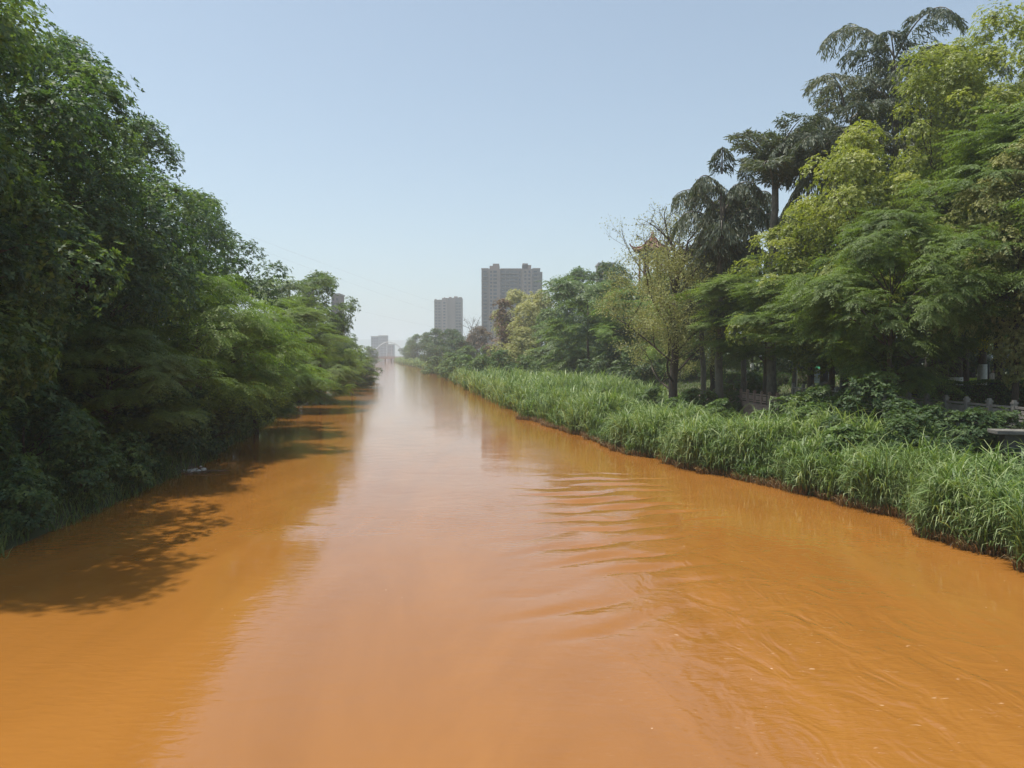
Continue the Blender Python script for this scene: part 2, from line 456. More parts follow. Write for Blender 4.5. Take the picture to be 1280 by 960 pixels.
idx = np.arange(WX.size).reshape(WX.shape)
F = np.stack([idx[:-1, :-1], idx[:-1, 1:], idx[1:, 1:], idx[1:, :-1]], -1).reshape(-1, 4)
w = link(bpy.data.objects.new('river_water', mesh_np('river_water', V, F, M['water'], smooth=True)))
tag(w, 'opaque orange-brown silty river water', kind='structure')

# ------------------------------------------------------------------ foliage generators
def unit(v):
    return v / np.maximum(np.linalg.norm(v, axis=-1, keepdims=True), 1e-9)

def leaves(p, d, n, Ln, Wd, fold=0.0):
    """diamond leaves: base p, direction d, approx normal n. returns verts, faces"""
    w = unit(np.cross(d, n))
    nn = np.cross(w, d)
    Ln = np.asarray(Ln).reshape(-1, 1) * np.ones((len(p), 1)); Wd = np.asarray(Wd).reshape(-1, 1) * np.ones((len(p), 1))
    a = p
    b = p + d * Ln * 0.42 + w * Wd * 0.5 + nn * Wd * fold
    c = p + d * Ln - np.array([0, 0, 1.0]) * Ln * 0.08
    e = p + d * Ln * 0.42 - w * Wd * 0.5 + nn * Wd * fold
    V = np.stack([a, b, c, e], 1).reshape(-1, 3)
    F = np.arange(len(V)).reshape(-1, 4)
    return V, F

def envelope_points(r, n, H, R, base, power=0.38, lump=0.22, peak=0.42, top=0.6):
    t = r.rand(n) ** 0.9
    th = r.rand(n) * 2 * np.pi
    prof = np.where(t < peak, np.sin(np.clip(t / peak, 0, 1) * np.pi / 2) ** 0.7, np.cos(np.clip((t - peak) / (1 - peak), 0, 1) * np.pi / 2) ** top)
    ph = r.rand(4) * 6.28
    prof = prof * (1 + lump * np.sin(3 * th + ph[0] + 4 * t) + lump * 0.7 * np.sin(5 * th + ph[1] - 9 * t) + lump * .5 * np.sin(2 * th + ph[2] + 14 * t))
    rho = R * prof * (r.rand(n) ** power)
    z = base + t * (H - base)
    return np.stack([rho * np.cos(th), rho * np.sin(th), z], 1), t

def broad_crown(seed, H, R, base, nclump, cr, nleaf, Ln, Wd, whorl=6, lump=0.22, peak=0.42, top=0.6, flat=0.85, droop=0.04):
    r = np.random.RandomState(seed)
    C, t = envelope_points(r, nclump, H, R, base, 0.35, lump, peak, top)
    axis = np.array([0, 0, base + 0.35 * (H - base)])
    rad = cr * (0.65 + 0.7 * r.rand(nclump))
    ct = r.rand(nclump) * 0.35
    nw = nleaf // whorl
    ci = r.choice(nclump, nw, p=rad ** 2 / (rad ** 2).sum())
    out = unit(C - axis)
    dr = unit(r.randn(nw, 3) + 0.75 * out[ci] + np.array([0, 0, 0.65]))
    k1 = r.randn(3) * 3; k2 = r.randn(3) * 5
    lumpy = 1 + 0.16 * np.sin(dr @ k1 * 1.6 + ci) + 0.12 * np.sin(dr @ k2 * 1.8 + 2.3 * ci)
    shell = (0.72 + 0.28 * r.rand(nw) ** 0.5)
    sc = np.stack([np.ones(nw), np.ones(nw), np.full(nw, flat)], 1)
    P = C[ci] + dr * sc * (rad[ci] * shell * lumpy)[:, None]
    fill = r.rand(nw) < 0.16
    P[fill] = axis + (P[fill] - axis) * (0.35 + 0.5 * r.rand(fill.sum()))[:, None]
    P += r.randn(nw, 3) * cr * 0.04
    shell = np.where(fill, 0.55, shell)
    ax = unit(dr * 1.0 + np.array([0, 0, 0.45]) + r.randn(nw, 3) * 0.22)
    u = unit(np.cross(ax, r.randn(nw, 3))); v = np.cross(ax, u)
    allp, alld, alln, tt, ls = [], [], [], [], []
    for k in range(whorl):
        a = 2 * np.pi * (k + r.rand(nw) * 0.6) / whorl
        rd = u * np.cos(a)[:, None] + v * np.sin(a)[:, None]
        d = unit(rd + ax * (0.15 + 0.3 * r.rand(nw))[:, None] - np.array([0, 0, droop]))
        allp.append(P + r.randn(nw, 3) * Ln * 0.12); alld.append(d); alln.append(unit(ax + r.randn(nw, 3) * 0.25))
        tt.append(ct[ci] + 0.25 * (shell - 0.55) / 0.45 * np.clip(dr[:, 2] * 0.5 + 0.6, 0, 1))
        ls.append(Ln * (0.7 + 0.6 * r.rand(nw)))
    p = np.concatenate(allp); d = np.concatenate(alld); n = np.concatenate(alln); tt = np.concatenate(tt); ls = np.concatenate(ls)
    V, F = leaves(p, d, n, ls, ls * Wd / Ln, 0.12)
    return V, F, np.repeat(tt, 4), C

def feather_crown(seed, H, R, base, nspray, slen=2.2, nf=7, npin=9, pl=0.30, pw=0.075, lump=0.2, peak=0.5, droop=0.35, top=0.6):
    r = np.random.RandomState(seed)
    ntier = max(6, int(nspray / 9))
    C, t = envelope_points(r, ntier, H, R * 0.86, base, 0.4, lump, peak, top)
    ci = r.randint(0, ntier, nspray)
    P0 = C[ci] + r.randn(nspray, 3) * np.array([0.9, 0.9, 0.22]) * slen * 0.42
    outd = np.arctan2(P0[:, 1], P0[:, 0]) + r.randn(nspray) * 0.55
    O = np.stack([np.cos(outd), np.sin(outd), 0.12 + 0.18 * r.randn(nspray)], 1)
    O = unit(O)
    side = unit(np.cross(O, np.array([0, 0, 1.0])))
    ctint = r.rand(ntier) * 0.3
    VV, TT = [], []
    for f in range(nf):
        a = (f / (nf - 1) - 0.5) * 1.7
        D = unit(O * math.cos(a) + side * math.sin(a) + r.randn(nspray, 3) * 0.12)
        l = slen * (1 - 0.35 * abs(a)) * (0.6 + 0.6 * r.rand(nspray))
        start = P0 + O * (r.rand(nspray)[:, None] * slen * 0.25)
        sd_ = unit(np.cross(D, np.array([0, 0, 1.0])))
        for k in range(npin):
            s = (k + 0.6) / npin
            q = start + D * (l * s)[:, None]
            q[:, 2] -= droop * l * s * s
            tang = unit(D - np.array([0, 0, 1.0]) * (2 * droop * s))
            nrm = np.cross(sd_, tang)
            for sg in (-1, 1):
                dd = unit(sd_ * sg + tang * 0.75 - np.array([0, 0, 0.25]) + r.randn(nspray, 3) * 0.16)
                ll = pl * (0.6 + 0.8 * math.sin(math.pi * min(1, s * 0.8 + 0.15))) * (0.75 + 0.5 * r.rand(nspray))
                v, _ = leaves(q, dd, unit(nrm + r.randn(nspray, 3) * 0.2), ll, pw * np.ones(nspray))
                VV.append(v)
                TT.append(np.repeat(ctint[ci] + 0.25 * s + 0.1 * r.rand(nspray), 4))
    V = np.concatenate(VV); T = np.concatenate(TT)
    return V, np.arange(len(V)).reshape(-1, 4), T, C

def wood(seed, H, base, C, r0, nlimb=12, mat=None, lean=(0, 0), top=0.62, n=7, twigs=2):
    r = random.Random(seed)
    mb = MB()
    pts, rad = [], []
    k = 8
    topz = base + (H - base) * top
    for i in range(k):
        s = i / (k - 1)
        pts.append(Vector((lean[0] * s + r.uniform(-.1, .1) * (i > 0), lean[1] * s + r.uniform(-.1, .1) * (i > 0), -0.3 + (topz + 0.3) * s)))
        rad.append(r0 * ((1.25 if i == 0 else 1.0) * (1 - 0.72 * s)))
    mb.tube(pts, rad, n)
    cs = [Vector(c) for c in C]
    r.shuffle(cs)
    for c in cs[:nlimb]:
        zs = max(base * 0.75, min(topz * 0.95, c.z - 0.45 * math.hypot(c.x, c.y) - r.uniform(0, 1.0)))
        s = (zs + 0.3) / (topz + 0.3)
        a = pts[0].lerp(pts[-1], s)
        rr = r0 * (1 - 0.72 * s) * 0.55
        mid = a.lerp(c, 0.5) + Vector((r.uniform(-.4, .4), r.uniform(-.4, .4), (c - a).length * 0.10))
        q = [a, a.lerp(mid, .55), mid, mid.lerp(c, .5) + Vector((r.uniform(-.2, .2), r.uniform(-.2, .2), 0)), c]
        mb.tube(q, [rr, rr * .8, rr * .6, rr * .4, rr * .15], 5)
        for _ in range(twigs):
            st = q[r.choice((2, 3))]
            e = st + Vector((r.uniform(-1.6, 1.6), r.uniform(-1.6, 1.6), r.uniform(-.1, 1.2)))
            mb.tube([st, st.lerp(e, .5) + Vector((0, 0, .15)), e], [rr * .35, rr * .22, rr * .06], 4)
    return mb.mesh('trunk', mat or M['bark'], smooth=True)

PROTO = {}
def proto(name, crown, H, base, r0, mat, wmat=None, nlimb=12, **kw):
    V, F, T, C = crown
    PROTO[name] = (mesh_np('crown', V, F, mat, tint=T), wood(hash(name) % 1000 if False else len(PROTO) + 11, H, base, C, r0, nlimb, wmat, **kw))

R_ = 6
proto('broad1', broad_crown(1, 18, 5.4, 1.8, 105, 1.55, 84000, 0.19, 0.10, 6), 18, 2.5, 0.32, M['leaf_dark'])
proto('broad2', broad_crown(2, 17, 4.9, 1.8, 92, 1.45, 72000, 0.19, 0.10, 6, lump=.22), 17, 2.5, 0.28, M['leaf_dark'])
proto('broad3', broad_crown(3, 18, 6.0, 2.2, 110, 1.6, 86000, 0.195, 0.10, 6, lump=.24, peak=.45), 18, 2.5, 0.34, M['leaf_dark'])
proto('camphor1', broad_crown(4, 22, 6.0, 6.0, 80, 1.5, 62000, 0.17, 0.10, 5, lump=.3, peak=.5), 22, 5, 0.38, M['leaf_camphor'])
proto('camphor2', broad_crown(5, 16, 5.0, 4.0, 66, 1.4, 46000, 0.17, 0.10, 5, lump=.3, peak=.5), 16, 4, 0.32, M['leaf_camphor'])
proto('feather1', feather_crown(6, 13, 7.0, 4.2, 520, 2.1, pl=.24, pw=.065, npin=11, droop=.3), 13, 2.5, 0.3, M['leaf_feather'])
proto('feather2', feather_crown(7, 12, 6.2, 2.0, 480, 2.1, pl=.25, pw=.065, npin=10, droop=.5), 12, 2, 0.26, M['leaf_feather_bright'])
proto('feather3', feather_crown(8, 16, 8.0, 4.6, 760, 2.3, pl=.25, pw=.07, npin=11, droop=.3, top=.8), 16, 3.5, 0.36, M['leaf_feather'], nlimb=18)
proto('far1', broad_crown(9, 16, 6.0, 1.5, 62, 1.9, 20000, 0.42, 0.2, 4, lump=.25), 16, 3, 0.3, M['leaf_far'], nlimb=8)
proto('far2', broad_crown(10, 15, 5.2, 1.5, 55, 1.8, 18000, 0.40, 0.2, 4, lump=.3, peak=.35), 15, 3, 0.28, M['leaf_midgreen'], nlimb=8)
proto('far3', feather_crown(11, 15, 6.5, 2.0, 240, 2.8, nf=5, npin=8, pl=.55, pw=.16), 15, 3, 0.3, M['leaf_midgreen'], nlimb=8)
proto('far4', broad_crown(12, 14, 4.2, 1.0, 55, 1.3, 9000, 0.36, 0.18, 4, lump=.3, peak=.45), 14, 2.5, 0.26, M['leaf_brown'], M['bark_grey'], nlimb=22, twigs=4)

def tree(kind, px, d, scale, label, group, name='tree', mat=None, rz=None, x=None, sz=1.0, tilt=(0, 0), sink=0.0, cat='tree'):
    X = PX(px, d) if x is None else x
    rz = (px * 0.37 + d * 1.3) % 6.28 if rz is None else rz
    cm, wm = PROTO[kind]
    root = empty(name, (X, d, TZ(X, d) - sink), rz)
    root.scale = (scale, scale, scale * sz)
    root.rotation_euler = (tilt[0], tilt[1], rz)
    tag(root, label, cat, group)
    link(bpy.data.objects.new('trunk', wm), root)
    c = link(bpy.data.objects.new('crown', cm), root)
    if mat:
        c.material_slots[0].link = 'OBJECT'; c.material_slots[0].material = M[mat]
    return root

GL = 'trees along the left bank'
GR = 'trees along the right bank'
# left bank, near to far : (kind, px, depth, scale, sz, mat, label)
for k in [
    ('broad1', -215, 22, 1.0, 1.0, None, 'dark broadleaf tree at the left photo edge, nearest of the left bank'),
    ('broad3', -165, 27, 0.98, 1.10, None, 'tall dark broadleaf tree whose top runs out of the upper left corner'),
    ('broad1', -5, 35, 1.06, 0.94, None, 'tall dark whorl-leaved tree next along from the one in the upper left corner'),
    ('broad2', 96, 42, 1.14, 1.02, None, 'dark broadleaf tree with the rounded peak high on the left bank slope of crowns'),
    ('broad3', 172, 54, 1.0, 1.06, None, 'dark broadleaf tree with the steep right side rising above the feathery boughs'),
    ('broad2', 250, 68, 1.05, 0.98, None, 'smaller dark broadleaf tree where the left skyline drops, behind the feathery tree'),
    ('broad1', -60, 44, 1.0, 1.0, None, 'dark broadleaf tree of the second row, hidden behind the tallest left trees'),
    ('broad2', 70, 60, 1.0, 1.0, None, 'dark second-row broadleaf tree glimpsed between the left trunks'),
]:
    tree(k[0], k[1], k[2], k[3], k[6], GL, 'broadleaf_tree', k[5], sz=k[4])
for k in [
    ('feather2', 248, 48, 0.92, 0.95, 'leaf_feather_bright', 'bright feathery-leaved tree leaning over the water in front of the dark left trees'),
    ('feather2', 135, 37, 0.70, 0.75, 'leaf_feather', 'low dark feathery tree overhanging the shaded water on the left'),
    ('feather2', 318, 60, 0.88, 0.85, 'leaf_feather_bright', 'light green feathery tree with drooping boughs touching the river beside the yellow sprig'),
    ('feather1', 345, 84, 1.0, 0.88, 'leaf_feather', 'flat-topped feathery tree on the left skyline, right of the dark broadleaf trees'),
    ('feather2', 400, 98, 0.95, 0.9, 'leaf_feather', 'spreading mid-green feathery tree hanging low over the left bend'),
    ('far3', 362, 118, 1.1, 1.05, None, 'soft green feathery tree behind the left bend crowns'),
    ('far1', 402, 132, 1.0, 1.16, 'leaf_midgreen', 'tall round-topped tree standing highest of the distant left bank'),
    ('far3', 440, 145, 0.72, 0.72, None, 'low spreading tree dipping to the water at the far left point'),
]:
    tree(k[0], k[1], k[2], k[3], k[6], GL, 'feathery_tree' if k[0][0:2] == 'fe' or k[0] == 'far3' else 'broadleaf_tree', k[5], sz=k[4])
for i, (px, d, s, sz, mt, lb) in enumerate([
    (421, 180, 0.70, 1.12, 'leaf_midgreen', 'pale green tree just past the highest distant left tree'),
    (438, 200, 0.8, 0.85, None, 'pointed tree on the dropping skyline near the end of the left bank'),
    (452, 175, 0.55, 0.8, 'leaf_far', 'small dark round tree at the tip of the left bank over the water'),
    (448, 250, 0.8, 0.62, None, 'distant left bank tree next to last before the far bridge'),
    (456, 330, 0.7, 0.7, 'leaf_midgreen', 'last distant tree of the left bank before the far bridge'),
    (462, 460, 0.8, 0.9, None, 'hazy tree by the left end of the far bridge'),
]):
    tree(['far1', 'far2'][i % 2], px, d, s, lb, GL, 'broadleaf_tree', mt, sz=sz)

# right bank
for k in [
    # big feathery wall, near right
    ('feather3', 1300, 43, 1.0, 1.06, 'leaf_feather', 'broad feathery tree filling the right edge in tiered sprays', 'feathery_tree'),
    ('feather3', 1112, 41, 0.62, 1.28, 'leaf_feather', 'large tiered feathery tree below the yellow-green crowns on the right', 'feathery_tree'),
    ('feather1', 1040, 53, 0.95, 0.82, 'leaf_feather', 'wide feathery tree arching over the notice board', 'feathery_tree'),
    ('feather1', 1385, 36, 0.95, 1.0, 'leaf_feather', 'hanging bright feathery boughs entering from the right photo edge', 'feathery_tree'),
    ('feather1', 957, 63, 1.0, 0.86, 'leaf_feather', 'green feathery tree with a dark trunk behind the pink river wall', 'feathery_tree'),
    ('feather2', 890, 90, 1.2, 1.05, 'leaf_feather', 'feathery tree just right of the sparse riverside tree', 'feathery_tree'),
    ('camphor1', 1165, 51, 0.82, 1.26, None, 'tallest yellow-green clumpy tree below the upper right sky gap', 'camphor_tree'),
    ('camphor1', 1248, 50, 0.9, 1.20, None, 'yellow-green tree rising out of the upper right corner', 'camphor_tree'),
    ('camphor2', 1068, 50, 0.86, 1.28, None, 'rounded yellow-green tree in front of the dark palms', 'camphor_tree'),
    ('camphor2', 1268, 40, 0.62, 1.4, 'leaf_olive', 'small olive-leaved tree in the shade beside the whitewashed trunks', 'broadleaf_tree'),
    ('camphor1', 1205, 56, 0.85, 1.16, None, 'yellow-green crown wedged between the two tall yellow-green trees', 'camphor_tree'),
    ('camphor1', 1320, 52, 0.95, 1.25, None, 'yellow-green tree cut off by the right photo edge', 'camphor_tree'),
    ('camphor2', 1180, 75, 1.1, 1.2, 'leaf_midgreen', 'shaded green tree behind the big tiered feathery trees', 'broadleaf_tree'),
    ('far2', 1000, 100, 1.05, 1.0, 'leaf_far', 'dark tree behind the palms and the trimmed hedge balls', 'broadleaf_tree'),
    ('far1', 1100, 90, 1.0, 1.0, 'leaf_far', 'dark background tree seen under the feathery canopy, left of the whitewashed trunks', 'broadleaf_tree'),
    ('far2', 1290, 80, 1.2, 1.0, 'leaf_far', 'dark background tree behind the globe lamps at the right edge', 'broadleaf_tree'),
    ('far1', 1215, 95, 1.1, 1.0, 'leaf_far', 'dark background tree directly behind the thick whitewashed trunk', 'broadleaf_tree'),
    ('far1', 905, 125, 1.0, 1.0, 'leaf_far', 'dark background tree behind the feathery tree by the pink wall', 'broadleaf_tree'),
    # middle distance
    ('far2', 817, 120, 0.95, 1.12, 'leaf_midgreen', 'tree hiding the lower part of the red-brown pavilion', 'broadleaf_tree'),
    ('far1', 850, 135, 1.0, 1.05, 'leaf_midgreen', 'green tree behind the right half of the sparse riverside tree', 'broadleaf_tree'),
    ('feather3', 1180, 55, 1.0, 1.05, 'leaf_feather', 'high tiered feathery tree just below the tallest yellow-green tree', 'feathery_tree'),
    ('camphor2', 1012, 55, 0.88, 1.0, None, 'lower yellow-green tree left of the rounded one by the dark palms', 'camphor_tree'),
    ('far1', 645, 205, 1.1, 1.2, 'leaf_olive', 'dull green tree covering the foot of the big apartment tower', 'broadleaf_tree'),
    ('far2', 600, 255, 1.0, 0.95, 'leaf_brown', 'brownish tree between the leafless tree and the big tower', 'broadleaf_tree'),
    ('far2', 690, 168, 1.0, 0.95, 'leaf_midgreen', 'green tree on the bank left of the spreading dark-trunked trees', 'broadleaf_tree'),
    ('far1', 573, 250, 0.85, 0.75, 'leaf_far', 'rounded dark tree below the right side of the smaller tower', 'broadleaf_tree'),
    ('feather1', 790, 118, 1.1, 1.0, 'leaf_feather_bright', 'bright green tree behind the left half of the sparse riverside tree', 'feathery_tree'),
    ('far3', 735, 128, 1.12, 1.12, 'leaf_midgreen', 'spreading dark-trunked tree at the back of the open reed bed', 'feathery_tree'),
    ('far3', 702, 145, 0.95, 0.8, 'leaf_midgreen', 'lower rounded tree with a leaning trunk left of the spreading dark-trunked tree', 'feathery_tree'),
    ('far1', 765, 165, 1.15, 1.15, 'leaf_far', 'tall hazy green tree below the grey rooftop and pavilion', 'broadleaf_tree'),
    ('far1', 725, 190, 1.25, 1.15, 'leaf_midgreen', 'tall hazy tree on the skyline right of the big apartment tower', 'broadleaf_tree'),
    ('far2', 672, 180, 1.1, 1.15, 'leaf_olive', 'green and tan tree standing in front of the big apartment tower', 'broadleaf_tree'),
    ('far4', 652, 162, 0.9, 0.85, 'leaf_olive', 'small tan-leaved tree at the back of the reeds below the tower', 'broadleaf_tree'),
    ('far4', 628, 195, 1.15, 1.15, None, 'reddish-brown half-bare tree below the left side of the big tower', 'broadleaf_tree'),
    ('far2', 612, 215, 0.75, 0.7, 'leaf_midgreen', 'low green tree beneath the reddish-brown half-bare tree', 'broadleaf_tree'),
    ('far2', 585, 230, 0.7, 0.75, 'leaf_midgreen', 'low green tree below the leafless tree', 'broadleaf_tree'),
    ('far1', 565, 290, 1.0, 0.9, None, 'dark tree below the smaller apartment tower', 'broadleaf_tree'),
    ('far1', 545, 330, 1.0, 1.0, None, 'dark domed tree left of the smaller apartment tower', 'broadleaf_tree'),
    ('far2', 535, 400, 1.1, 1.0, 'leaf_far', 'hazy tree fourth from the far bridge on the right bank', 'broadleaf_tree'),
    ('far1', 522, 480, 1.1, 1.0, 'leaf_midgreen', 'hazy tree third from the far bridge on the right bank', 'broadleaf_tree'),
    ('far2', 513, 580, 1.1, 0.95, 'leaf_far', 'hazy tree second from the far bridge on the right bank', 'broadleaf_tree'),
    ('far1', 508, 700, 0.9, 0.8, 'leaf_far', 'hazy last tree of the right bank beside the far bridge', 'broadleaf_tree'),
]:
    tree(k[0], k[1], k[2], k[3], k[6], GR, k[7], k[5], sz=k[4])

# ---- fishtail palms
def palm_proto(seed, H, fr_len, nfr, r0, droopy=1.0, zr=6.0, e0=15, e1=70):
    r = np.random.RandomState(seed)
    mb = MB()
    VV, TT = [], []
    pts = [(0, 0, -0.3)] + [(0.12 * math.sin(k * 1.3), 0.1 * math.cos(k * 1.7), (H - 0.9) * k / 8) for k in range(1, 9)]
    mb.tube(pts, [r0 * 1.2] + [r0 * (1 - 0.35 * k / 8) for k in range(1, 9)], 8)
    for f in range(nfr):
        a = f * 2.399 + r.rand() * 0.5
        lev = f / max(1, nfr - 1)
        z0 = H - zr * (1 - lev)
        z0 += r.randn() * 0.5
        elev = math.radians(e0 + (e1 - e0) * (0.35 * lev + 0.65 * r.rand()))
        L = fr_len * (0.55 + 0.65 * r.rand()) * (0.85 + .15 * lev); e0_ = r.randn() * 14
        O = np.array([math.cos(a), math.sin(a), 0])
        sd_ = np.array([-math.sin(a), math.cos(a), 0])
        P = []
        n = 12
        pos = np.array([0, 0, z0]); e = elev + math.radians(e0_)
        for k in range(n + 1):
            P.append(pos.copy())
            pos = pos + (O * math.cos(e) + np.array([0, 0, math.sin(e)])) * L / n
            e -= (1.3 + 0.8 * droopy) / n * (0.3 + 1.4 * k / n)
        mb.tube(P, [0.09 * (1 - 0.8 * k / n) for k in range(n + 1)], 4)
        P = np.array(P)
        ft = r.rand() * 0.3
        for k in range(2, n + 1):
            for rep in range(2):
                s = (k - 0.5 * rep) / n
                i0 = int(min(n - 1, s * n)); base_p = P[i0] + (P[i0 + 1] - P[i0]) * (s * n - i0)
                tg = unit((P[i0 + 1] - P[i0])[None])[0]
                sl = L * 0.33 * math.sin(math.pi * min(0.96, 0.12 + 0.8 * s)) ** 0.8
                for sg in (-1, 1):
                    m = max(5, int(sl / 0.12))
                    ss = np.linspace(0.12, 1, m)
                    dd = unit((sd_ * sg * 0.9 + tg * 0.6 + np.array([0, 0, .25 - .3 * droopy]) + r.randn(3) * 0.14)[None])[0]
                    q = base_p + dd * (ss * sl)[:, None]
                    q[:, 2] -= 0.5 * droopy * sl * ss ** 2
                    for side2 in (-1, 1):
                        d2 = unit(dd * 0.7 + tg * side2 * 0.6 + np.array([0, 0, -0.8 * droopy]) + r.randn(m, 3) * 0.25)
                        v, _ = leaves(q, d2, unit(r.randn(m, 3) + np.array([0, 0, 0.8])), 0.26 + 0.22 * r.rand(m), 0.095 * np.ones(m))
                        VV.append(v); TT.append(np.repeat(ft + 0.3 * r.rand(m), 4))
    V = np.concatenate(VV)
    PROTO['palm%d' % seed] = (mesh_np('crown', V, np.arange(len(V)).reshape(-1, 4), M['leaf_palm'], tint=np.concatenate(TT)), mb.mesh('trunk', M['bark_grey'], True))
palm_proto(1, 23, 5.6, 24, 0.32, 1.0, zr=10, e0=20, e1=85)
palm_proto(2, 17, 4.2, 22, 0.28, 1.5, zr=9, e0=10, e1=80)
palm_proto(3, 19.0, 5.2, 11, 0.34, 0.35, zr=1.6, e0=52, e1=88)
GP = 'fishtail palms behind the right bank trees'
for k in [
    ('palm3', 965, 62, 1.15, 1.0, 'slender palm with an upright open fan crown and bare trunk against the sky'),
    ('palm1', 1055, 58, 1.0, 0.95, 'big dark fishtail palm right of the slender fan-crowned palm'),
    ('palm1', 1112, 60, 1.0, 1.16, 'tallest fishtail palm, reaching the top of the photo beside the yellow-green trees'),
    ('palm2', 1030, 63, 1.2, 1.36, 'dark drooping palm whose long frond reaches over the slender palm'),
    ('palm2', 900, 66, 1.25, 1.20, 'drooping dark palm furthest left of the palms, above the sparse tree'),
    ('palm2', 992, 70, 0.75, 1.05, 'short palm with a thin pale trunk just right of the slender fan palm'),
    ('palm2', 878, 74, 1.0, 1.0, 'low dark palm peeping behind the leftmost drooping palm'),
    ('palm2', 930, 72, 0.95, 1.16, 'ragged palm between the leftmost drooping palm and the slender fan palm'),
    ('palm1', 1160, 66, 1.0, 1.10, 'dark palm partly hidden behind the tallest yellow-green tree'),
]:
    tree(k[0], k[1], k[2], k[3], k[5], GP, 'fishtail_palm', sz=k[4] / k[3], cat='palm tree')

# ---- sparse riverside tree and leafless tree (true branching)
def branching(seed, H, trunk_h, r0, spread, depth, leafL, leafn, mat, name, droopy=0.0):
    r = random.Random(seed)
    mb = MB(); tips = []
    def grow(p, d, L, rad, lev):
        n = 4
        pts = [p]; dd = d.copy()
        for i in range(n):
            dd = (dd + Vector((r.gauss(0, .12), r.gauss(0, .12), r.gauss(0, .06) + (0.05 if lev < 3 else -droopy)))).normalized()
            pts.append(pts[-1] + dd * L / n)
        mb.tube(pts, [rad * (1 - 0.5 * i / n) for i in range(n + 1)], 7 if lev == 0 else (5 if lev < 3 else 3), cap=lev < 2)
        if lev >= 2:
            for q in pts[1:]: tips.append((q, dd.copy(), lev))
        if lev >= depth: return
        kids = r.choice((3, 4)) if lev else 0
        for c in range(kids):
            s = r.uniform(0.35, 1.0)
            i = min(n - 1, int(s * n)); q = pts[i].lerp(pts[i + 1], s * n - i)
            side = Vector((r.gauss(0, 1), r.gauss(0, 1), r.gauss(0.25, .5))).normalized()
            nd = (dd * (1.0 - 0.25 * spread) + side * spread * 0.75).normalized()
            grow(q, nd, L * r.uniform(.5, .72), rad * .45, lev + 1)
    # trunk with side limbs
    pts = [Vector((0, 0, -0.4))]
    for i in range(9):
        pts.append(Vector((0.15 * math.sin(i * .9), 0.1 * math.cos(i * 1.1), trunk_h * (i + 1) / 9)))
    mb.tube(pts, [r0 * (1.1 - 0.55 * i / 9) for i in range(10)], 9)
    for i in range(11):
        z = trunk_h * (0.16 + 0.84 * i / 10)
        a = i * 2.4 + r.uniform(-.4, .4)
        up = 0.35 + 0.9 * (i / 10)
        L = H * (0.34 - 0.03 * (i / 10)) * spread
        grow(Vector((0, 0, z)), Vector((math.cos(a), math.sin(a), up)).normalized(), L, r0 * 0.26, 1)
    for i in range(4):
        a = i * 1.57 + .5
        grow(Vector((0, 0, trunk_h)), Vector((math.cos(a) * .35, math.sin(a) * .35, 1)).normalized(), (H - trunk_h) * .62, r0 * .4, 1)
    wm = mb.mesh('trunk', M['bark'] if leafn else M['bark_grey'], True)
    if not leafn: return wm, None
    rr = np.random.RandomState(seed)
    T = np.array([t[0] for t in tips]); lv = np.array([t[2] for t in tips])
    zt = T[:, 2] / H
    wgt = np.where(zt > 0.74, 0.10, 1.0) * (lv >= 2)
    ci = rr.choice(len(T), leafn, p=wgt / wgt.sum())
    P = T[ci] + rr.randn(leafn, 3) * 0.38
    d = unit(rr.randn(leafn, 3) + np.array([0, 0, -.2]))
    V, F = leaves(P, d, unit(rr.randn(leafn, 3)), leafL * (0.7 + .6 * rr.rand(leafn)), leafL * .5 * np.ones(leafn))
    return wm, mesh_np('crown', V, F, mat, tint=np.repeat(rr.rand(leafn) * .5, 4))
wm, cm = branching(21, 19.5, 11.0, 0.42, 1.02, 4, 0.19, 34000, M['leaf_olive'], 'sparse')
PROTO['sparse'] = (cm, wm)
r0_ = tree('sparse', 843, 71, 1.0, 'sparse olive-leaved tree with a dark trunk and bare top twigs on the reed bank', None, 'sparse_tree', rz=2.2)
wm, cm = branching(23, 15, 7, 0.3, 0.9, 3, 0.2, 0, None, 'bare')
bt = empty('bare_tree', (PX(592, 235), 235, TZ(PX(592, 235), 235)))
bt.scale = (1.15, 1.15, 1.22)
tag(bt, 'leafless grey-twigged tree standing between the two apartment towers', 'tree', GR)
link(bpy.data.objects.new('trunk', wm), bt)

# ---- whitewashed tall palm trunks and slim trunks in the park
def white_trunk(px, d, rad, H, label, wash=2.2, group='whitewashed trunks in the park'):
    X = PX(px, d)
    root = empty('park_palm', (X, d, TZ(X, d)))
    tag(root, label, 'palm tree', group)
    a = MB(); r = random.Random(px)
    prof = [(rad * 1.32, -0.3), (rad * 1.28, 0.2), (rad * 1.12, wash * .6), (rad * 1.05, wash)]
    a.lathe(prof, n=14); a.obj('whitewash', M['whitewash'], root, True)
    b = MB()
    pr = []
    z = wash + 0.003
    while z < H:
        pr += [(rad * (1.03 - .25 * z / H), z), (rad * (0.98 - .25 * z / H), z + 0.1)]
        z += 0.32
    b.lathe(pr, n=14)
    for k in range(26):     # old leaf bases on the upper stem
        zz = wash + 0.8 + r.random() * 3.2; an = r.random() * 6.28
        c = Vector((math.cos(an), math.sin(an), 0))
        b.tube([c * rad * .9 + Vector((0, 0, zz)), c * (rad * 1.2 + .05) + Vector((0, 0, zz + .3))], [0.09, 0.03], 4)
    b.obj('trunk', M['bark'], root, True)
    V, F, T, C = broad_crown(int(px), 4.0, 2.6, 0.0, 24, .8, 3000, .5, .08, 6)
    V = V + np.array([0, 0, H - 1.0])
    link(bpy.data.objects.new('crown', mesh_np('crown', V, F, M['leaf_palm'], tint=T)), root)
white_trunk(1195, 50, 0.40, 10, 'thickest whitewashed palm trunk above the dark hedge')
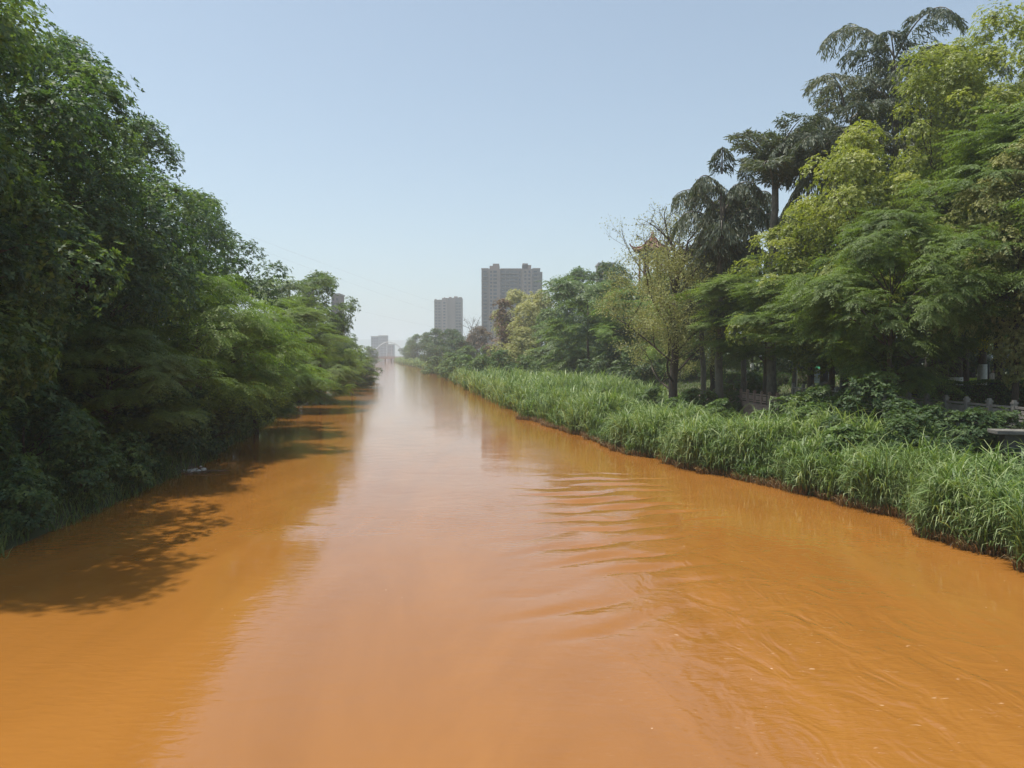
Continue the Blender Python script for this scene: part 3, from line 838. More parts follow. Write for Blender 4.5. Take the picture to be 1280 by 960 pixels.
white_trunk(1228, 53, 0.27, 9, 'slimmer whitewashed trunk right of the thickest one, beside the globe lamp')
white_trunk(1250, 58, 0.22, 8, 'short whitewashed trunk behind the standing person', wash=1.9)
white_trunk(932, 92, 0.22, 9, 'slim pale trunk left of the dark feathery tree trunk, above the hedge balls', wash=2.2)
white_trunk(940, 98, 0.2, 9, 'second slim pale trunk just right of the first above the hedge balls', wash=2.0)

# ---- shrubs
for nm, sd_, H_, R0, nl, ln, mt in [('shrub1', 31, 2.4, 1.7, 7000, .17, 'leaf_hedge'), ('shrub2', 32, 2.0, 1.9, 6500, .20, 'leaf_midgreen'), ('shrub3', 33, 2.8, 1.6, 7000, .16, 'leaf_dark')]:
    proto(nm, broad_crown(sd_, H_, R0, 0.05, 34, .5, nl, ln, ln * .5, 5, lump=.3, peak=.35), H_, .3, .06, M[mt], nlimb=8)
GS = 'shrubs on the right bank slope'
for i, (px, d, s, kd, mt, lb) in enumerate([
    (905, 68, 1.0, 1, 'leaf_midgreen', 'bush below the left end of the pink wall'),
    (870, 66, 1.0, 2, 'leaf_hedge', 'leafy bush right beside the foot of the sparse tree'),
    (818, 67, 0.9, 1, 'leaf_hedge', 'bush just left of the foot of the sparse tree'),
    (990, 50, 0.9, 2, 'leaf_midgreen', 'pale-leaved bush in front of the right end of the pink wall'),
    (1022, 48, 1.2, 1, 'leaf_midgreen', 'light green climbing bush beneath the notice board'),
    (1040, 40, 1.25, 2, 'leaf_hedge', 'rounded sunlit bush at the edge of the dark thicket'),
    (1082, 37.5, 1.3, 3, 'leaf_thicket_shaded', 'dark bush in the thicket, first beyond the sunlit one'),
    (1122, 35.5, 1.15, 1, 'leaf_thicket_shaded', 'dark bush in the middle of the shaded thicket'),
    (1100, 50, 1.5, 3, 'leaf_thicket_shaded', 'taller dark bush at the back of the thicket by the tree trunk'),
    (1165, 34, 0.95, 3, 'leaf_thicket_shaded', 'dark bush in front of the stone railing, left of the visible posts'),
    (1212, 33, 1.05, 1, 'leaf_thicket_shaded', 'dark low bush below the first visible railing post'),
    (1258, 33, 0.9, 3, 'leaf_thicket_shaded', 'dark low bush below the railing near the right edge'),
    (1046, 56, 0.5, 1, 'leaf_thicket_shaded', 'dark bush right of the stone ramp'),
    (940, 74, 1.0, 2, 'leaf_hedge', 'small bush in front of the trimmed hedge balls'),
    (1295, 33, 0.9, 1, 'leaf_thicket_shaded', 'dark bush cut by the right photo edge above the concrete ledge'),
]):
    tree('shrub%d' % kd, px, d, s, lb, GS, 'shrub', mt, cat='bush')
for i, (px, d, s, kd, mt, lb) in enumerate([
    (760, 84, 0.8, 2, 'leaf_hedge', 'leafy weed clump poking out of the bright reed field'),
    (845, 58, 0.85, 2, 'leaf_hedge', 'leafy clump in the reeds below the foot of the sparse tree'),
    (900, 54, 0.8, 1, 'leaf_hedge', 'leafy clump in the reeds below the left end of the pink wall'),
    (955, 46, 0.8, 2, 'leaf_midgreen', 'broad-leaved clump in the reeds below the hedge balls'),
    (1000, 41, 1.15, 1, 'leaf_midgreen', 'broad-leaved clump in the reeds below the stone ramp'),
    (1065, 34.5, 1.0, 2, 'leaf_hedge', 'broad-leaved clump at the inner edge of the near reeds'),
    (1145, 31.5, 1.0, 3, 'leaf_thicket_shaded', 'dark clump at the inner edge of the near reeds'),
    (1200, 30, 0.8, 1, 'leaf_thicket_shaded', 'dark clump at the inner edge of the reeds beside the concrete ledge'),
    (560, 215, 2.4, 1, 'leaf_midgreen', 'bush at the water side below the small tower'),
    (578, 190, 2.4, 2, 'leaf_hedge', 'bush at the water side left of the leafless tree foot'),
    (545, 260, 2.6, 1, 'leaf_midgreen', 'hazy bush in the far reeds, left of the others'),
    (603, 165, 2.2, 2, 'leaf_midgreen', 'rounded bush rising from the reeds under the reddish-brown tree'),
    (628, 150, 2.0, 3, 'leaf_hedge', 'rounded bush in the reeds below the big tower'),
    (655, 140, 1.9, 1, 'leaf_midgreen', 'bush at the back of the reeds by the tan-leaved tree'),
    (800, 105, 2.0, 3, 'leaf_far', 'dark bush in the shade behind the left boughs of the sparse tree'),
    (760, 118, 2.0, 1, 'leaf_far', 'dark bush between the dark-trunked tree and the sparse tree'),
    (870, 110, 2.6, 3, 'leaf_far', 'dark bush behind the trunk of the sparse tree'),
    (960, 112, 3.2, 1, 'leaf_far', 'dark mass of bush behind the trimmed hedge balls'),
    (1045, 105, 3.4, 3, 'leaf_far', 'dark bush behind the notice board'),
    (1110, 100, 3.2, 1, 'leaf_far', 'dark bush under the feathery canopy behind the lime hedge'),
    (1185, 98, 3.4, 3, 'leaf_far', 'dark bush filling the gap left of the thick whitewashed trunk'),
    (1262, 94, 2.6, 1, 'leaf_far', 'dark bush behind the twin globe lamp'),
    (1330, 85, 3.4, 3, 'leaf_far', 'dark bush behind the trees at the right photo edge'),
]):
    tree('shrub%d' % kd, px, d, s, lb, GS, 'shrub', mt, cat='bush')
GU = 'bushes under the left bank trees'
for i, (px, d, s, kd, lb) in enumerate([
    (20, 25.5, 0.75, 2, 'low dark bush hanging over the waterline at the lower left'),
    (100, 30, 0.8, 3, 'low dark bush on the shaded left waterline, second from the near end'),
    (160, 34, 0.8, 1, 'low dark bush on the shaded left waterline just before the floating foam'),
    (262, 48, 0.9, 2, 'low dark bush at the waterline beyond the floating foam'),
    (-40, 26, 1.2, 1, 'dark bush at the left photo edge under the trees'),
    (30, 31, 1.4, 3, 'dark bush in deep shade left of the glimpsed building'),
    (95, 36, 1.4, 1, 'dark bush in deep shade below the lit leaf whorls'),
    (150, 42, 1.5, 3, 'dark bush behind the shaded grassy bank'),
    (200, 42, 1.4, 2, 'dark bush just above the floating foam'),
    (245, 45, 1.3, 1, 'dark bush right of the foam under the feathery tree'),
    (300, 60, 1.6, 3, 'dark bush behind the boughs that touch the water'),
    (335, 76, 1.6, 1, 'dark bush on the bank beyond the yellow sprig'),
    (372, 98, 1.8, 3, 'dark bush at the water line of the left bend'),
    (60, 46, 1.8, 1, 'tall dark bush hiding the building behind the left trees'),
    (-10, 40, 1.9, 3, 'tall dark bush behind the left edge undergrowth'),
]):
    X = max(PX(px, d), -60); 
    tree('shrub%d' % kd, px, d, s, lb, GU, 'shrub', 'leaf_dark', x=min(X, float(XL(d)) - 0.5), cat='bush')

# ------------------------------------------------------------------ reeds and grass (stuff)
def blades(P, Hs, seed, tint, width=0.03, seg=4, lean=0.55, az_bias=None):
    r = np.random.RandomState(seed)
    n = len(P)
    a = r.rand(n) * 2 * np.pi
    D = np.stack([np.cos(a), np.sin(a), np.zeros(n)], 1)
    if az_bias is not None: D = unit(D + np.array(az_bias))
    side = np.stack([-D[:, 1], D[:, 0], np.zeros(n)], 1)
    side = unit(side + r.randn(n, 3) * 0.25)
    pos = P.copy(); e = math.radians(86) - np.abs(r.randn(n)) * 0.22
    curl = lean * (0.4 + 1.3 * r.rand(n))
    prof = [0.55, 1.0, 0.95, 0.65, 0.02] if seg == 4 else [0.7, 1.0, 0.7, 0.02]
    VV = []
    W = width * (0.7 + .6 * r.rand(n))
    for k in range(seg + 1):
        ww = (W * prof[k])[:, None] * 0.5
        VV.append(pos - side * ww); VV.append(pos + side * ww)
        pos = pos + (D * np.cos(e)[:, None] + np.array([0, 0, 1.0]) * np.sin(e)[:, None]) * (Hs / seg)[:, None]
        e = e - curl * (0.35 + 1.0 * k / seg) * 1.25
    V = np.stack(VV, 1)                      # n, 2(seg+1), 3
    m = 2 * (seg + 1)
    base = (np.arange(n) * m)[:, None]
    F = []
    for k in range(seg):
        F.append(base + np.array([2 * k, 2 * k + 1, 2 * k + 3, 2 * k + 2]))
    F = np.stack(F, 1).reshape(-1, 4)
    return V.reshape(-1, 3), F, np.repeat(tint, m)

def edge(y):
    return np.array([0.9 * mnoise.noise(Vector((b * .28, 1.7, 0))) + .7 * mnoise.noise(Vector((b * .9, 5.7, 0))) for b in y])

def reed_patch(seed, y0, y1, w_in, n_tuft, per, hmin, hmax, width, seg=4, xfun=None):
    r = np.random.RandomState(seed)
    y = y0 + (y1 - y0) * r.rand(n_tuft)
    s = r.rand(n_tuft) ** 1.2 * w_in(y) + 0.1 - 0.9 * r.rand(n_tuft) + edge(y)
    x = XR(y) + s
    ok = (y > 82) | (x < XW(y) - 0.3)
    x, y, s = x[ok], y[ok], s[ok]
    z = terrain(x, y)
    big = np.array([mnoise.noise(Vector((a * .22, b * .22, 3.1))) + .8 * mnoise.noise(Vector((a * .9, b * .9, 7.1))) for a, b in zip(x, y)])
    hh = (hmin + (hmax - hmin) * np.clip(0.5 + big * 1.25 + 0.28 * r.randn(len(x)), 0, 1.25))
    C = np.stack([x, y, np.maximum(z, -0.1)], 1)
    P = np.repeat(C, per, 0) + r.randn(len(C) * per, 3) * np.array([.16, .16, 0])
    hh = hh * (1 - 0.62 * sstep(2.5, 6, s) * sstep(36, 46, y) * sstep(90, 78, y))
    stem = np.repeat(hh, per) * r.rand(len(P)) * 0.55       # leaves leave the cane at different heights
    P[:, 2] += stem
    Hs = np.repeat(hh, per) * (0.42 + .42 * r.rand(len(P)))
    t = np.repeat(np.clip(0.22 + 0.35 * big + 0.12 * r.randn(len(C)), 0, 0.6), per)
    return blades(P, Hs, seed + 50, t, width, seg, lean=0.8, az_bias=(-0.35, -0.2, 0))
parts = []
wi = lambda y: np.interp(y, [15, 30, 45, 60, 80, 140, 250], [3.2, 3.8, 6.5, 13, 18, 19, 15])
parts.append(reed_patch(61, 17, 34, wi, 1250, 44, 1.0, 2.4, 0.042))
parts.append(reed_patch(62, 33, 60, wi, 2500, 28, 1.0, 2.5, 0.05))
parts.append(reed_patch(63, 58, 105, wi, 3300, 14, 1.2, 2.7, 0.08, seg=3))
parts.append(reed_patch(64, 100, 260, wi, 3400, 14, 1.5, 3.0, 0.13, seg=3))
parts.append(reed_patch(65, 250, 800, lambda y: 12 + 0 * y, 2200, 12, 2.0, 4.0, 0.32, seg=3))
off = 0; VS, FS, TS = [], [], []
for v, f, t in parts:
    VS.append(v); FS.append(f + off); TS.append(t); off += len(v)
o = link(bpy.data.objects.new('reeds', mesh_np('reeds', np.concatenate(VS), np.concatenate(FS), M['reed'], tint=np.concatenate(TS))))
tag(o, 'tall arching green river reeds along the right bank', kind='stuff')
# dry brown stems at the water line
r = np.random.RandomState(70)
n = 11000
y = 17 + 60 * r.rand(n) ** 1.3; x = XR(y) + r.rand(n) ** 1.2 * 1.3 - 1.0 + edge(y)
P = np.stack([x, y, np.full(n, -0.05)], 1)
v, f, t = blades(P, 0.25 + .5 * r.rand(n), 71, r.rand(n) * .6, 0.035, 3, lean=.9, az_bias=(-.9, -.2, 0))
o = link(bpy.data.objects.new('dry_grass', mesh_np('dry_grass', v, f, M['reed_dry'], tint=t)))
tag(o, 'dry brown stems at the foot of the reeds along the water', kind='stuff')
# shaded grass of the left bank
n = 30000
y = 12 + 75 * r.rand(n) ** 1.4; x = XL(y) - r.rand(n) * 8 + 0.5 + edge(y)
P = np.stack([x, y, terrain(x, y) - .03], 1)
v, f, t = blades(P, 0.35 + .65 * r.rand(n), 72, r.rand(n) * .6, 0.04, 3, lean=.7, az_bias=(.3, -.2, 0))
o = link(bpy.data.objects.new('bank_grass', mesh_np('bank_grass', v, f, M['grass'], tint=t)))
tag(o, 'rough shaded grass on the left bank', kind='stuff')
# ground cover in the park
n = 26000
y = 28 + 90 * r.rand(n); x = XW(y) + 0.4 + r.rand(n) * 30
P = np.stack([x, y, terrain(x, y) - .02], 1)
v, f, t = blades(P, 0.2 + .35 * r.rand(n), 73, r.rand(n) * .5, 0.07, 3, lean=.7)
o = link(bpy.data.objects.new('park_grass', mesh_np('park_grass', v, f, M['grass'], tint=t)))
tag(o, 'grass and low ground cover between the park trees', kind='stuff')

# ------------------------------------------------------------------ park furniture and walls
def railing(y0, y1, label, post_mat, wall_mat, spacing=1.5, wall=True, base_z=2.0):
    root = empty('stone_railing', (float(XW(y0)), y0, base_z))
    tag(root, label, 'railing', 'stone river railings')
    dirv = Vector((float(XW(y1) - XW(y0)), y1 - y0, 0)); Ltot = dirv.length; dirv.normalize()
    rz = math.atan2(dirv.y, dirv.x)
    n = int(Ltot / spacing)
    pm = MB(); pm.box((0, 0, 0.48), (0.2, 0.2, 0.96), rz, bev=.015); pm.box((0, 0, 1.0), (0.24, 0.24, 0.08), rz); pm.box((0, 0, 1.09), (0.17, 0.17, 0.10), rz, taper=.7)
    pme = pm.mesh('post', post_mat)
    rm = MB(); rm.box((0, 0, 0.80), (spacing - .202, 0.11, 0.10), rz); rm.box((0, 0, 0.22), (spacing - .202, 0.10, 0.09), rz)
    rme = rm.mesh('rail', post_mat)
    qm = MB(); qm.box((0, 0, 0.51), (spacing - .55, 0.07, 0.36), rz); qme = qm.mesh('panel', post_mat)
    for i in range(n + 1):
        o = link(bpy.data.objects.new('post', pme), root); o.location = dirv * spacing * i
        if i < n:
            c = dirv * spacing * (i + .5)
            o = link(bpy.data.objects.new('rail', rme), root); o.location = c
            o = link(bpy.data.objects.new('panel', qme), root); o.location = c
    return root
railing(60, 74, 'pale stone railing on top of the pinkish river wall', M['pink_stone'], None, 1.5)
railing(27, 58, 'grey stone railing in the shade behind the dark bushes', M['stone'], None, 1.6, base_z=2.85)

def block_wall(y0, y1, label, mat, z0, z1, L=0.9, h=0.36):
    root = empty('river_wall', (float(XW(y0)), y0, z0))
    tag(root, label, 'wall', 'embankment walls')
    dirv = Vector((float(XW(y1) - XW(y0)), y1 - y0, 0)); Ltot = dirv.length; dirv.normalize()
    rz = math.atan2(dirv.y, dirv.x); nrm = Vector((-dirv.y, dirv.x, 0))
    bm_ = []
    rr = random.Random(int(y0))
    for k in range(3):
        m_ = MB(); m_.box((0, 0, 0), (L - .03, 0.34 + .02 * k, h - .03), rz, bev=.02); bm_.append(m_.mesh('stone_block', mat))
    nr = int((z1 - z0) / h)
    for row in range(nr):
        s = (L / 2 if row % 2 else 0)
        while s + L / 2 < Ltot:
            o = link(bpy.data.objects.new('stone_block', rr.choice(bm_)), root)
            o.location = dirv * (s + L / 2) + nrm * rr.uniform(.19, .22) + Vector((0, 0, (row + .5) * h))
            s += L
    b = MB(); c = dirv * Ltot / 2
    b.box((c.x + nrm.x * .0, c.y, (z1 - z0) / 2), (Ltot, 0.3, z1 - z0 - .02), rz); b.obj('core', M['concrete'], root)
    b = MB(); b.box((c.x, c.y, (z1 - z0) + .04), (Ltot, 0.8, .10), rz); b.obj('coping', mat, root)
block_wall(58, 78, 'pinkish stone block wall beyond the reeds, below the pale railing', M['pink_stone'], 0.5, 1.95)
block_wall(26, 57.8, 'shaded grey stone wall behind the dark thicket', M['stone'], 1.0, 2.80, 1.2, .45)

# concrete ledge at right edge
root = empty('concrete_ledge', (PX(1292, 31), 31, 1.2))
tag(root, 'pale concrete ledge above the reeds at the right photo edge', 'ledge')
b = MB(); b.box((0.0, 0, 1.72), (3.0, .9, .16), -0.15, bev=.02); b.obj('slab', M['worn_stone'], root)
b = MB(); b.box((0.15, 0.12, .6), (2.4, .5, 2.07), -0.15); b.obj('base', M['shaded_stone'], root)

# slanting stone ramp by the board
root = empty('stone_ramp', (PX(1012, 58), 58, 1.6))
tag(root, 'slanting stone balustrade climbing to the notice board', 'ramp')
b = MB()
p0 = Vector((PX(990, 56), 56, PZ(497, 56))); p1 = Vector((PX(1040, 64), 64, PZ(476, 64)))
base_ = Vector(root.location)
for k in range(7):
    q = p0.lerp(p1, k / 6) - base_
    m_ = MB(); m_.box((q.x, q.y, q.z - .35), (.2, .2, .9), .3, bev=.015); m_.obj('post', M['pink_stone'], root)
m_ = MB(); m_.tube([p0 - base_ + Vector((0, 0, .08)), p1 - base_ + Vector((0, 0, .08))], .11, 4); m_.obj('handrail', M['stone'], root)
m_ = MB(); m_.tube([p0 - base_ + Vector((0, 0, -.75)), p1 - base_ + Vector((0, 0, -.75))], .3, 4); m_.obj('stringer', M['stone'], root)

# trimmed hedge balls
for i, (px, py0, py1, w_, d, lb) in enumerate([
    (918, 467, 487, 26, 84, 'loose rounded hedge ball, leftmost of the trimmed row'),
    (943, 466, 489, 30, 80, 'trimmed hedge ball left of the dark tree trunk'),
    (967, 466, 484, 22, 84, 'small trimmed hedge ball just right of the dark tree trunk'),
    (980, 466, 487, 22, 81, 'trimmed hedge ball with a bare stem, second from the notice board'),
    (1004, 464, 487, 30, 78, 'largest trimmed hedge ball, beside the notice board'),
]):
    rr = np.random.RandomState(i + 90)
    W_ = w_ / 960 * d / 2 * 1.05; X = PX(px, d); zt = PZ(py0, d); zb = PZ(py1, d) - .4
    hgt = (zt - zb)
    root = empty('hedge_ball', (X, d, zb - .3)); tag(root, lb, 'hedge', 'trimmed hedge balls')
    n = 5200
    dd = unit(rr.randn(n, 3)); 
    sh = np.sign(dd) * np.abs(dd) ** 0.8
    sh = sh * (1 + .04 * np.sin(dd[:, :1] * 7 + i)) * (0.93 + .08 * rr.rand(n))[:, None]
    P = sh * np.array([W_, W_, hgt / 2]) + np.array([0, 0, hgt / 2 + .3])
    V, F = leaves(P, unit(dd + rr.randn(n, 3) * .7), unit(dd + rr.randn(n, 3) * .6), .11 * np.ones(n), .07 * np.ones(n))
    link(bpy.data.objects.new('foliage', mesh_np('foliage', V, F, M['leaf_hedge'], tint=np.repeat(rr.rand(n) * .5, 4))), root)
    mb = MB(); mb.lathe([(W_ * .3, hgt * .12), (W_ * .75, hgt * .3), (W_ * .88, hgt * .5), (W_ * .72, hgt * .8), (W_ * .3, hgt * .95)], (0, 0, .3), 12); mb.tube([(0, 0, -.3), (0, 0, .8)], .08, 6)
    mb.obj('stem', M['bark'], root, True)

# clipped long hedge in front of the whitewashed trunks, with lime top on its left part
def box_hedge(x0, x1, y, z0, h, w_, label, mat, seed, ln=.12, n=15000):
    rr = np.random.RandomState(seed)
    root = empty('clipped_hedge', ((x0 + x1) / 2, y, z0)); tag(root, label, 'hedge', 'clipped hedges in the park')
    Lx = x1 - x0
    P = (rr.rand(n, 3) - .5) * np.array([Lx, w_, h])
    ax = rr.choice([1, 2, 2, 0], n)
    nrm = np.zeros((n, 3))
    for a_, lim in ((0, Lx / 2), (1, w_ / 2), (2, h / 2)):
        k = ax == a_
        s = np.where(rr.rand(k.sum()) < (.85 if a_ == 2 else .5), 1, -1) if a_ != 1 else np.where(rr.rand(k.sum()) < .85, -1, 1)
        P[k, a_] = s * lim * (1 - .06 * rr.rand(k.sum())); nrm[k, a_] = s
    P[:, 2] += h / 2 + .07 * np.sin(P[:, 0] * 2.1 + seed)
    V, F = leaves(P, unit(nrm + rr.randn(n, 3) * .8), unit(nrm + rr.randn(n, 3) * .6), ln * np.ones(n), ln * .6 * np.ones(n))
    link(bpy.data.objects.new('foliage', mesh_np('foliage', V, F, M[mat], tint=np.repeat(rr.rand(n) * .5, 4))), root)
    b = MB(); b.box((0, 0, h * .42), (Lx * .93, w_ * .8, h * .82), bev=.05); b.obj('stem', M['bark'], root)
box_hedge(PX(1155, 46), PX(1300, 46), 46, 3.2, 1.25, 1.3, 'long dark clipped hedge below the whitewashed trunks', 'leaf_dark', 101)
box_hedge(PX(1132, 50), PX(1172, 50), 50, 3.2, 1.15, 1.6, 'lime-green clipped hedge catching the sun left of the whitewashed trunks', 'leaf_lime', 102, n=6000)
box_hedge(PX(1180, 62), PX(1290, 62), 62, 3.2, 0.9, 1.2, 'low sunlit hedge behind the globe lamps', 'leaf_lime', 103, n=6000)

# stone bench slab
root = empty('stone_bench', (PX(925, 78), 78, TZ(PX(925, 78), 78))); tag(root, 'dark stone bench slab above the pink river wall', 'bench')
zt = PZ(481, 78) - root.location.z
b = MB(); b.box((0, 0, zt), (1.6, .5, .12), bev=.02); b.obj('seat', M['dark_metal'], root)
for s in (-.55, .55):
    b = MB(); b.box((s, 0, (zt - .06) / 2), (.16, .4, zt - .065)); b.obj('leg', M['stone'], root)

# notice board
d = 74; X = PX(1027, d); zg = TZ(X, d)
root = empty('notice_board', (X, d, zg), -0.25); tag(root, 'pale blue-grey notice board with lines of small print among the shrubs', 'notice board')
zb = PZ(479, d) - zg; zt = PZ(463, d) - zg; W_ = 26 / 960 * d
b = MB(); b.box((0, 0, (zb + zt) / 2), (W_, .10, zt - zb), bev=.01); b.obj('panel', M['board'], root)
rr = random.Random(3)
for k in range(6):
    b = MB()
    xx = -W_ / 2 + .15
    while xx < W_ / 2 - .3:
        l = rr.uniform(.06, .22); b.box((xx + l / 2, -.056, zt - .15 - k * (zt - zb - .25) / 6), (l, .012, .055)); xx += l + rr.uniform(.04, .09)
    b.obj('text_line', M['board_line'], root)
for s in (-1, 1):
    b = MB(); b.box((s * (W_ / 2 + .07), 0, zt / 2), (.12, .12, zt + .1)); b.obj('post', M['brown_post'], root)
root = empty('green_sheet', (PX(1018, 78), 78, TZ(PX(1018, 78), 78))); tag(root, 'bright green awning peeping above the notice board', 'awning')
z_ = PZ(458, 78) - root.location.z
b = MB(); b.add([(-.6, -.3, z_ - .35), (.8, -.3, z_ - .15), (.7, .8, z_ + .25), (-.5, .8, z_ + .2), (-.6, -.3, z_ - .38), (.8, -.3, z_ - .18), (.7, .8, z_ + .22), (-.5, .8, z_ + .17)], [(0, 1, 2, 3), (7, 6, 5, 4), (0, 4, 5, 1), (1, 5, 6, 2), (2, 6, 7, 3), (3, 7, 4, 0)]); b.obj('cover', M['green_sheet'], root)
for s in (-.5, .7):
    b = MB(); b.tube([(s, .7, -.2), (s, .7, z_ + .16)], .03, 6); b.obj('pole', M['dark_metal'], root)

# slim pole
d = 76; root = empty('lamp_pole', (PX(996, d), d, TZ(PX(996, d), d))); tag(root, 'slim pole with a white-painted foot behind the hedge balls', 'pole')
b = MB(); b.tube([(0, 0, 1.9), (0, 0, 5.0)], .05, 8); b.obj('pole', M['bark_grey'], root)
b = MB(); b.tube([(0, 0, -.2), (0, 0, 1.897)], .06, 8); b.obj('foot', M['whitewash'], root)
b = MB(); b.lathe([(.02, 5.0), (.13, 5.05), (.15, 5.15), (.08, 5.28), (.01, 5.3)], n=10); b.obj('lamp_shade', M['lamp_globe'], root)

# globe lamps
def globe_lamp(px, py, d, heads, label):
    X = PX(px, d); zg = TZ(X, d); root = empty('globe_lamp', (X, d, zg)); tag(root, label, 'park lamp', 'globe lamps in the park')
    z = PZ(py, d) - zg
    b = MB(); b.lathe([(.16, -.2), (.16, .15), (.07, .3), (.05, z - .6), (.04, z - .35)], n=10); b.obj('pole', M['dark_metal'], root)
    for s in heads:
        b = MB(); b.tube([(0, 0, z - .5), (s * .5, 0, z - .52), (s, 0, z - .3), (s, 0, z - .22)], .025, 6); b.obj('arm', M['dark_metal'], root)
        b = MB(); b.lathe([(.05, z - .23), (.17, z - .16), (.23, z), (.18, z + .15), (.05, z + .23)], (s, 0, 0), 14); b.obj('lamp_shade', M['lamp_globe'], root, True)
globe_lamp(1236, 447, 56, (0.05,), 'single white globe lamp right of the slimmer whitewashed trunk')
globe_lamp(1255, 447, 58, (-.28, .25), 'twin-headed white globe lamp near the right edge')

# hanging yellow flowers and yellow sprigs
for px, py, d, s, mt, lb, gp in [
    (1228, 429, 49, .55, 'leaf_yellow', 'yellow flower cluster hanging beside the slimmer whitewashed trunk', 'yellow sprigs'),
    (318, 480, 53, .6, 'leaf_yellow', 'bright yellow sprig on the feathery bough over the left water', 'yellow sprigs'),
    (350, 500, 55, .5, 'leaf_lime', 'lime-yellow sprig nearest the water on the left boughs', 'yellow sprigs')]:
    rr = np.random.RandomState(int(px)); n = 420
    P = rr.randn(n, 3) * s * .45
    V, F = leaves(P, unit(rr.randn(n, 3)), unit(rr.randn(n, 3)), .12 * np.ones(n), .08 * np.ones(n))
    root = empty('flower_sprig', (PX(px, d), d, PZ(py, d))); tag(root, lb, 'sprig', gp)
    link(bpy.data.objects.new('blossom', mesh_np('blossom', V, F, M[mt], tint=np.repeat(rr.rand(n) * .6, 4))), root)
    b = MB(); b.tube([(0, 0, 0), (.15, .2, .7), (.1, .5, 1.4)], [.02, .025, .03], 4)
    b.tube([(0, 0, 0), (-.3, 0, -.3)], [.015, .004], 4); b.obj('stem', M['bark'], root)

# ------------------------------------------------------------------ person by the hedge
def person(px, d, label):
    X = PX(px, d); zg = 3.40
    root = empty('person', (X, d, zg), 0.5); tag(root, label, 'person')
    vs = [(0, 0, .92), (0, 0, 1.12), (0, -.01, 1.30), (0, 0, 1.44), (0, -.01, 1.52), (0, -.03, 1.60), (0, -.03, 1.70),
          (.10, 0, .86), (.11, -.03, .50), (.12, .02, .10), (.13, -.12, .04),
          (-.10, 0, .86), (-.12, .06, .50), (-.14, .14, .10), (-.15, .02, .04),
          (.18, 0, 1.40), (.24, .03, 1.14), (.25, -.08, .92), (.25, -.12, .84),
          (-.18, 0, 1.40), (-.25, -.02, 1.14), (-.20, -.20, 1.00), (-.17, -.26, .96)]
    es = [(0, 1), (1, 2), (2, 3), (3, 4), (4, 5), (5, 6), (0, 7), (7, 8), (8, 9), (9, 10), (0, 11), (11, 12), (12, 13), (13, 14),
          (3, 15), (15, 16), (16, 17), (17, 18), (3, 19), (19, 20), (20, 21), (21, 22)]
    rad = [.13, .12, .14, .10, .055, .085, .08, .09, .06, .042, .035, .09, .06, .042, .035, .06, .045, .032, .03, .06, .045, .032, .03]
    for side, wv in ((1, 18), (-1, 22)):        # five short fingers on each hand
        hx, hy, hz = vs[wv]
        for q in range(5):
            vs.append((hx + (q - 2) * .016 * side, hy - .02 - (.02 if q == 0 else 0), hz - .07 - .012 * (2 - abs(q - 2))))
            es.append((wv, len(vs) - 1)); rad.append(.009)
    me = bpy.data.meshes.new('body'); me.from_pydata(vs, es, [])
    o = link(bpy.data.objects.new('body', me), root)
    md = o.modifiers.new('skin', 'SKIN')
    for i, sv in enumerate(me.skin_vertices[0].data):
        sv.radius = (rad[i], rad[i]); sv.use_root = (i == 0)
    s2 = o.modifiers.new('sub', 'SUBSURF'); s2.levels = 1; s2.render_levels = 1
    m, nt, N, L = new_mat('clothes')
    tc = N.new('ShaderNodeTexCoord'); sp = N.new('ShaderNodeSeparateXYZ'); L.new(tc.outputs['Object'], sp.inputs[0])
    rp = N.new('ShaderNodeValToRGB'); rp.color_ramp.interpolation = 'CONSTANT'
    mr = N.new('ShaderNodeMath'); mr.operation = 'DIVIDE'; L.new(sp.outputs[2], mr.inputs[0]); mr.inputs[1].default_value = 2.0
    L.new(mr.outputs[0], rp.inputs[0])
    e = rp.color_ramp.elements
    e[0].position = 0; e[0].color = (.03, .03, .035, 1)
    e[1].position = .04; e[1].color = (.06, .06, .10, 1)
    for p_, c_ in ((.455, (.62, .54, .46, 1)), (.745, (.45, .27, .19, 1))):
        q = e.new(p_); q.color = c_
    p = N.new('ShaderNodeBsdfPrincipled'); p.inputs['Roughness'].default_value = .8; L.new(rp.outputs[0], p.inputs['Base Color'])
    out = N.new('ShaderNodeOutputMaterial'); L.new(p.outputs[0], out.inputs[0])
    me.materials.append(m)
    b = MB(); b.lathe([(.075, 1.66), (.094, 1.70), (.088, 1.76), (.05, 1.80), (.01, 1.81)], (0, -.005, 0), 10); b.obj('hair', M['dark_metal'], root, True)
person(1241, 50, 'person in a pale top and dark trousers standing among the whitewashed trunks')

# ------------------------------------------------------------------ floating scum and driftwood
d = 40; root = empty('floating_debris', (PX(232, d), d, 0.02)); tag(root, 'pale foam and broken branches caught under the left boughs', 'debris')
rr = random.Random(8)
b = MB()
for k in range(26):
    x_ = rr.gauss(0, .55); y_ = rr.gauss(0, .5); s = rr.uniform(.06, .2)
    b.lathe([(s, -.03), (s * .9, .02), (s * .5, .05 + s * .1), (s * .1, .06 + s * .1)], (x_, y_, 0), 7)
b.obj('foam', M['foam'], root, True)
for k in range(9):
    m_ = MB(); x_ = rr.uniform(-1.5, 1.8); y_ = rr.uniform(-.8, 1.0); a = rr.uniform(-.5, .5); l = rr.uniform(.5, 1.3)
    m_.tube([(x_ - l * math.cos(a), y_ - l * math.sin(a), .0), (x_, y_, .1), (x_ + l * math.cos(a), y_ + l * math.sin(a) + .1, .03)], [.04, .035, .015], 5); m_.obj('branch', M['drift'], root)

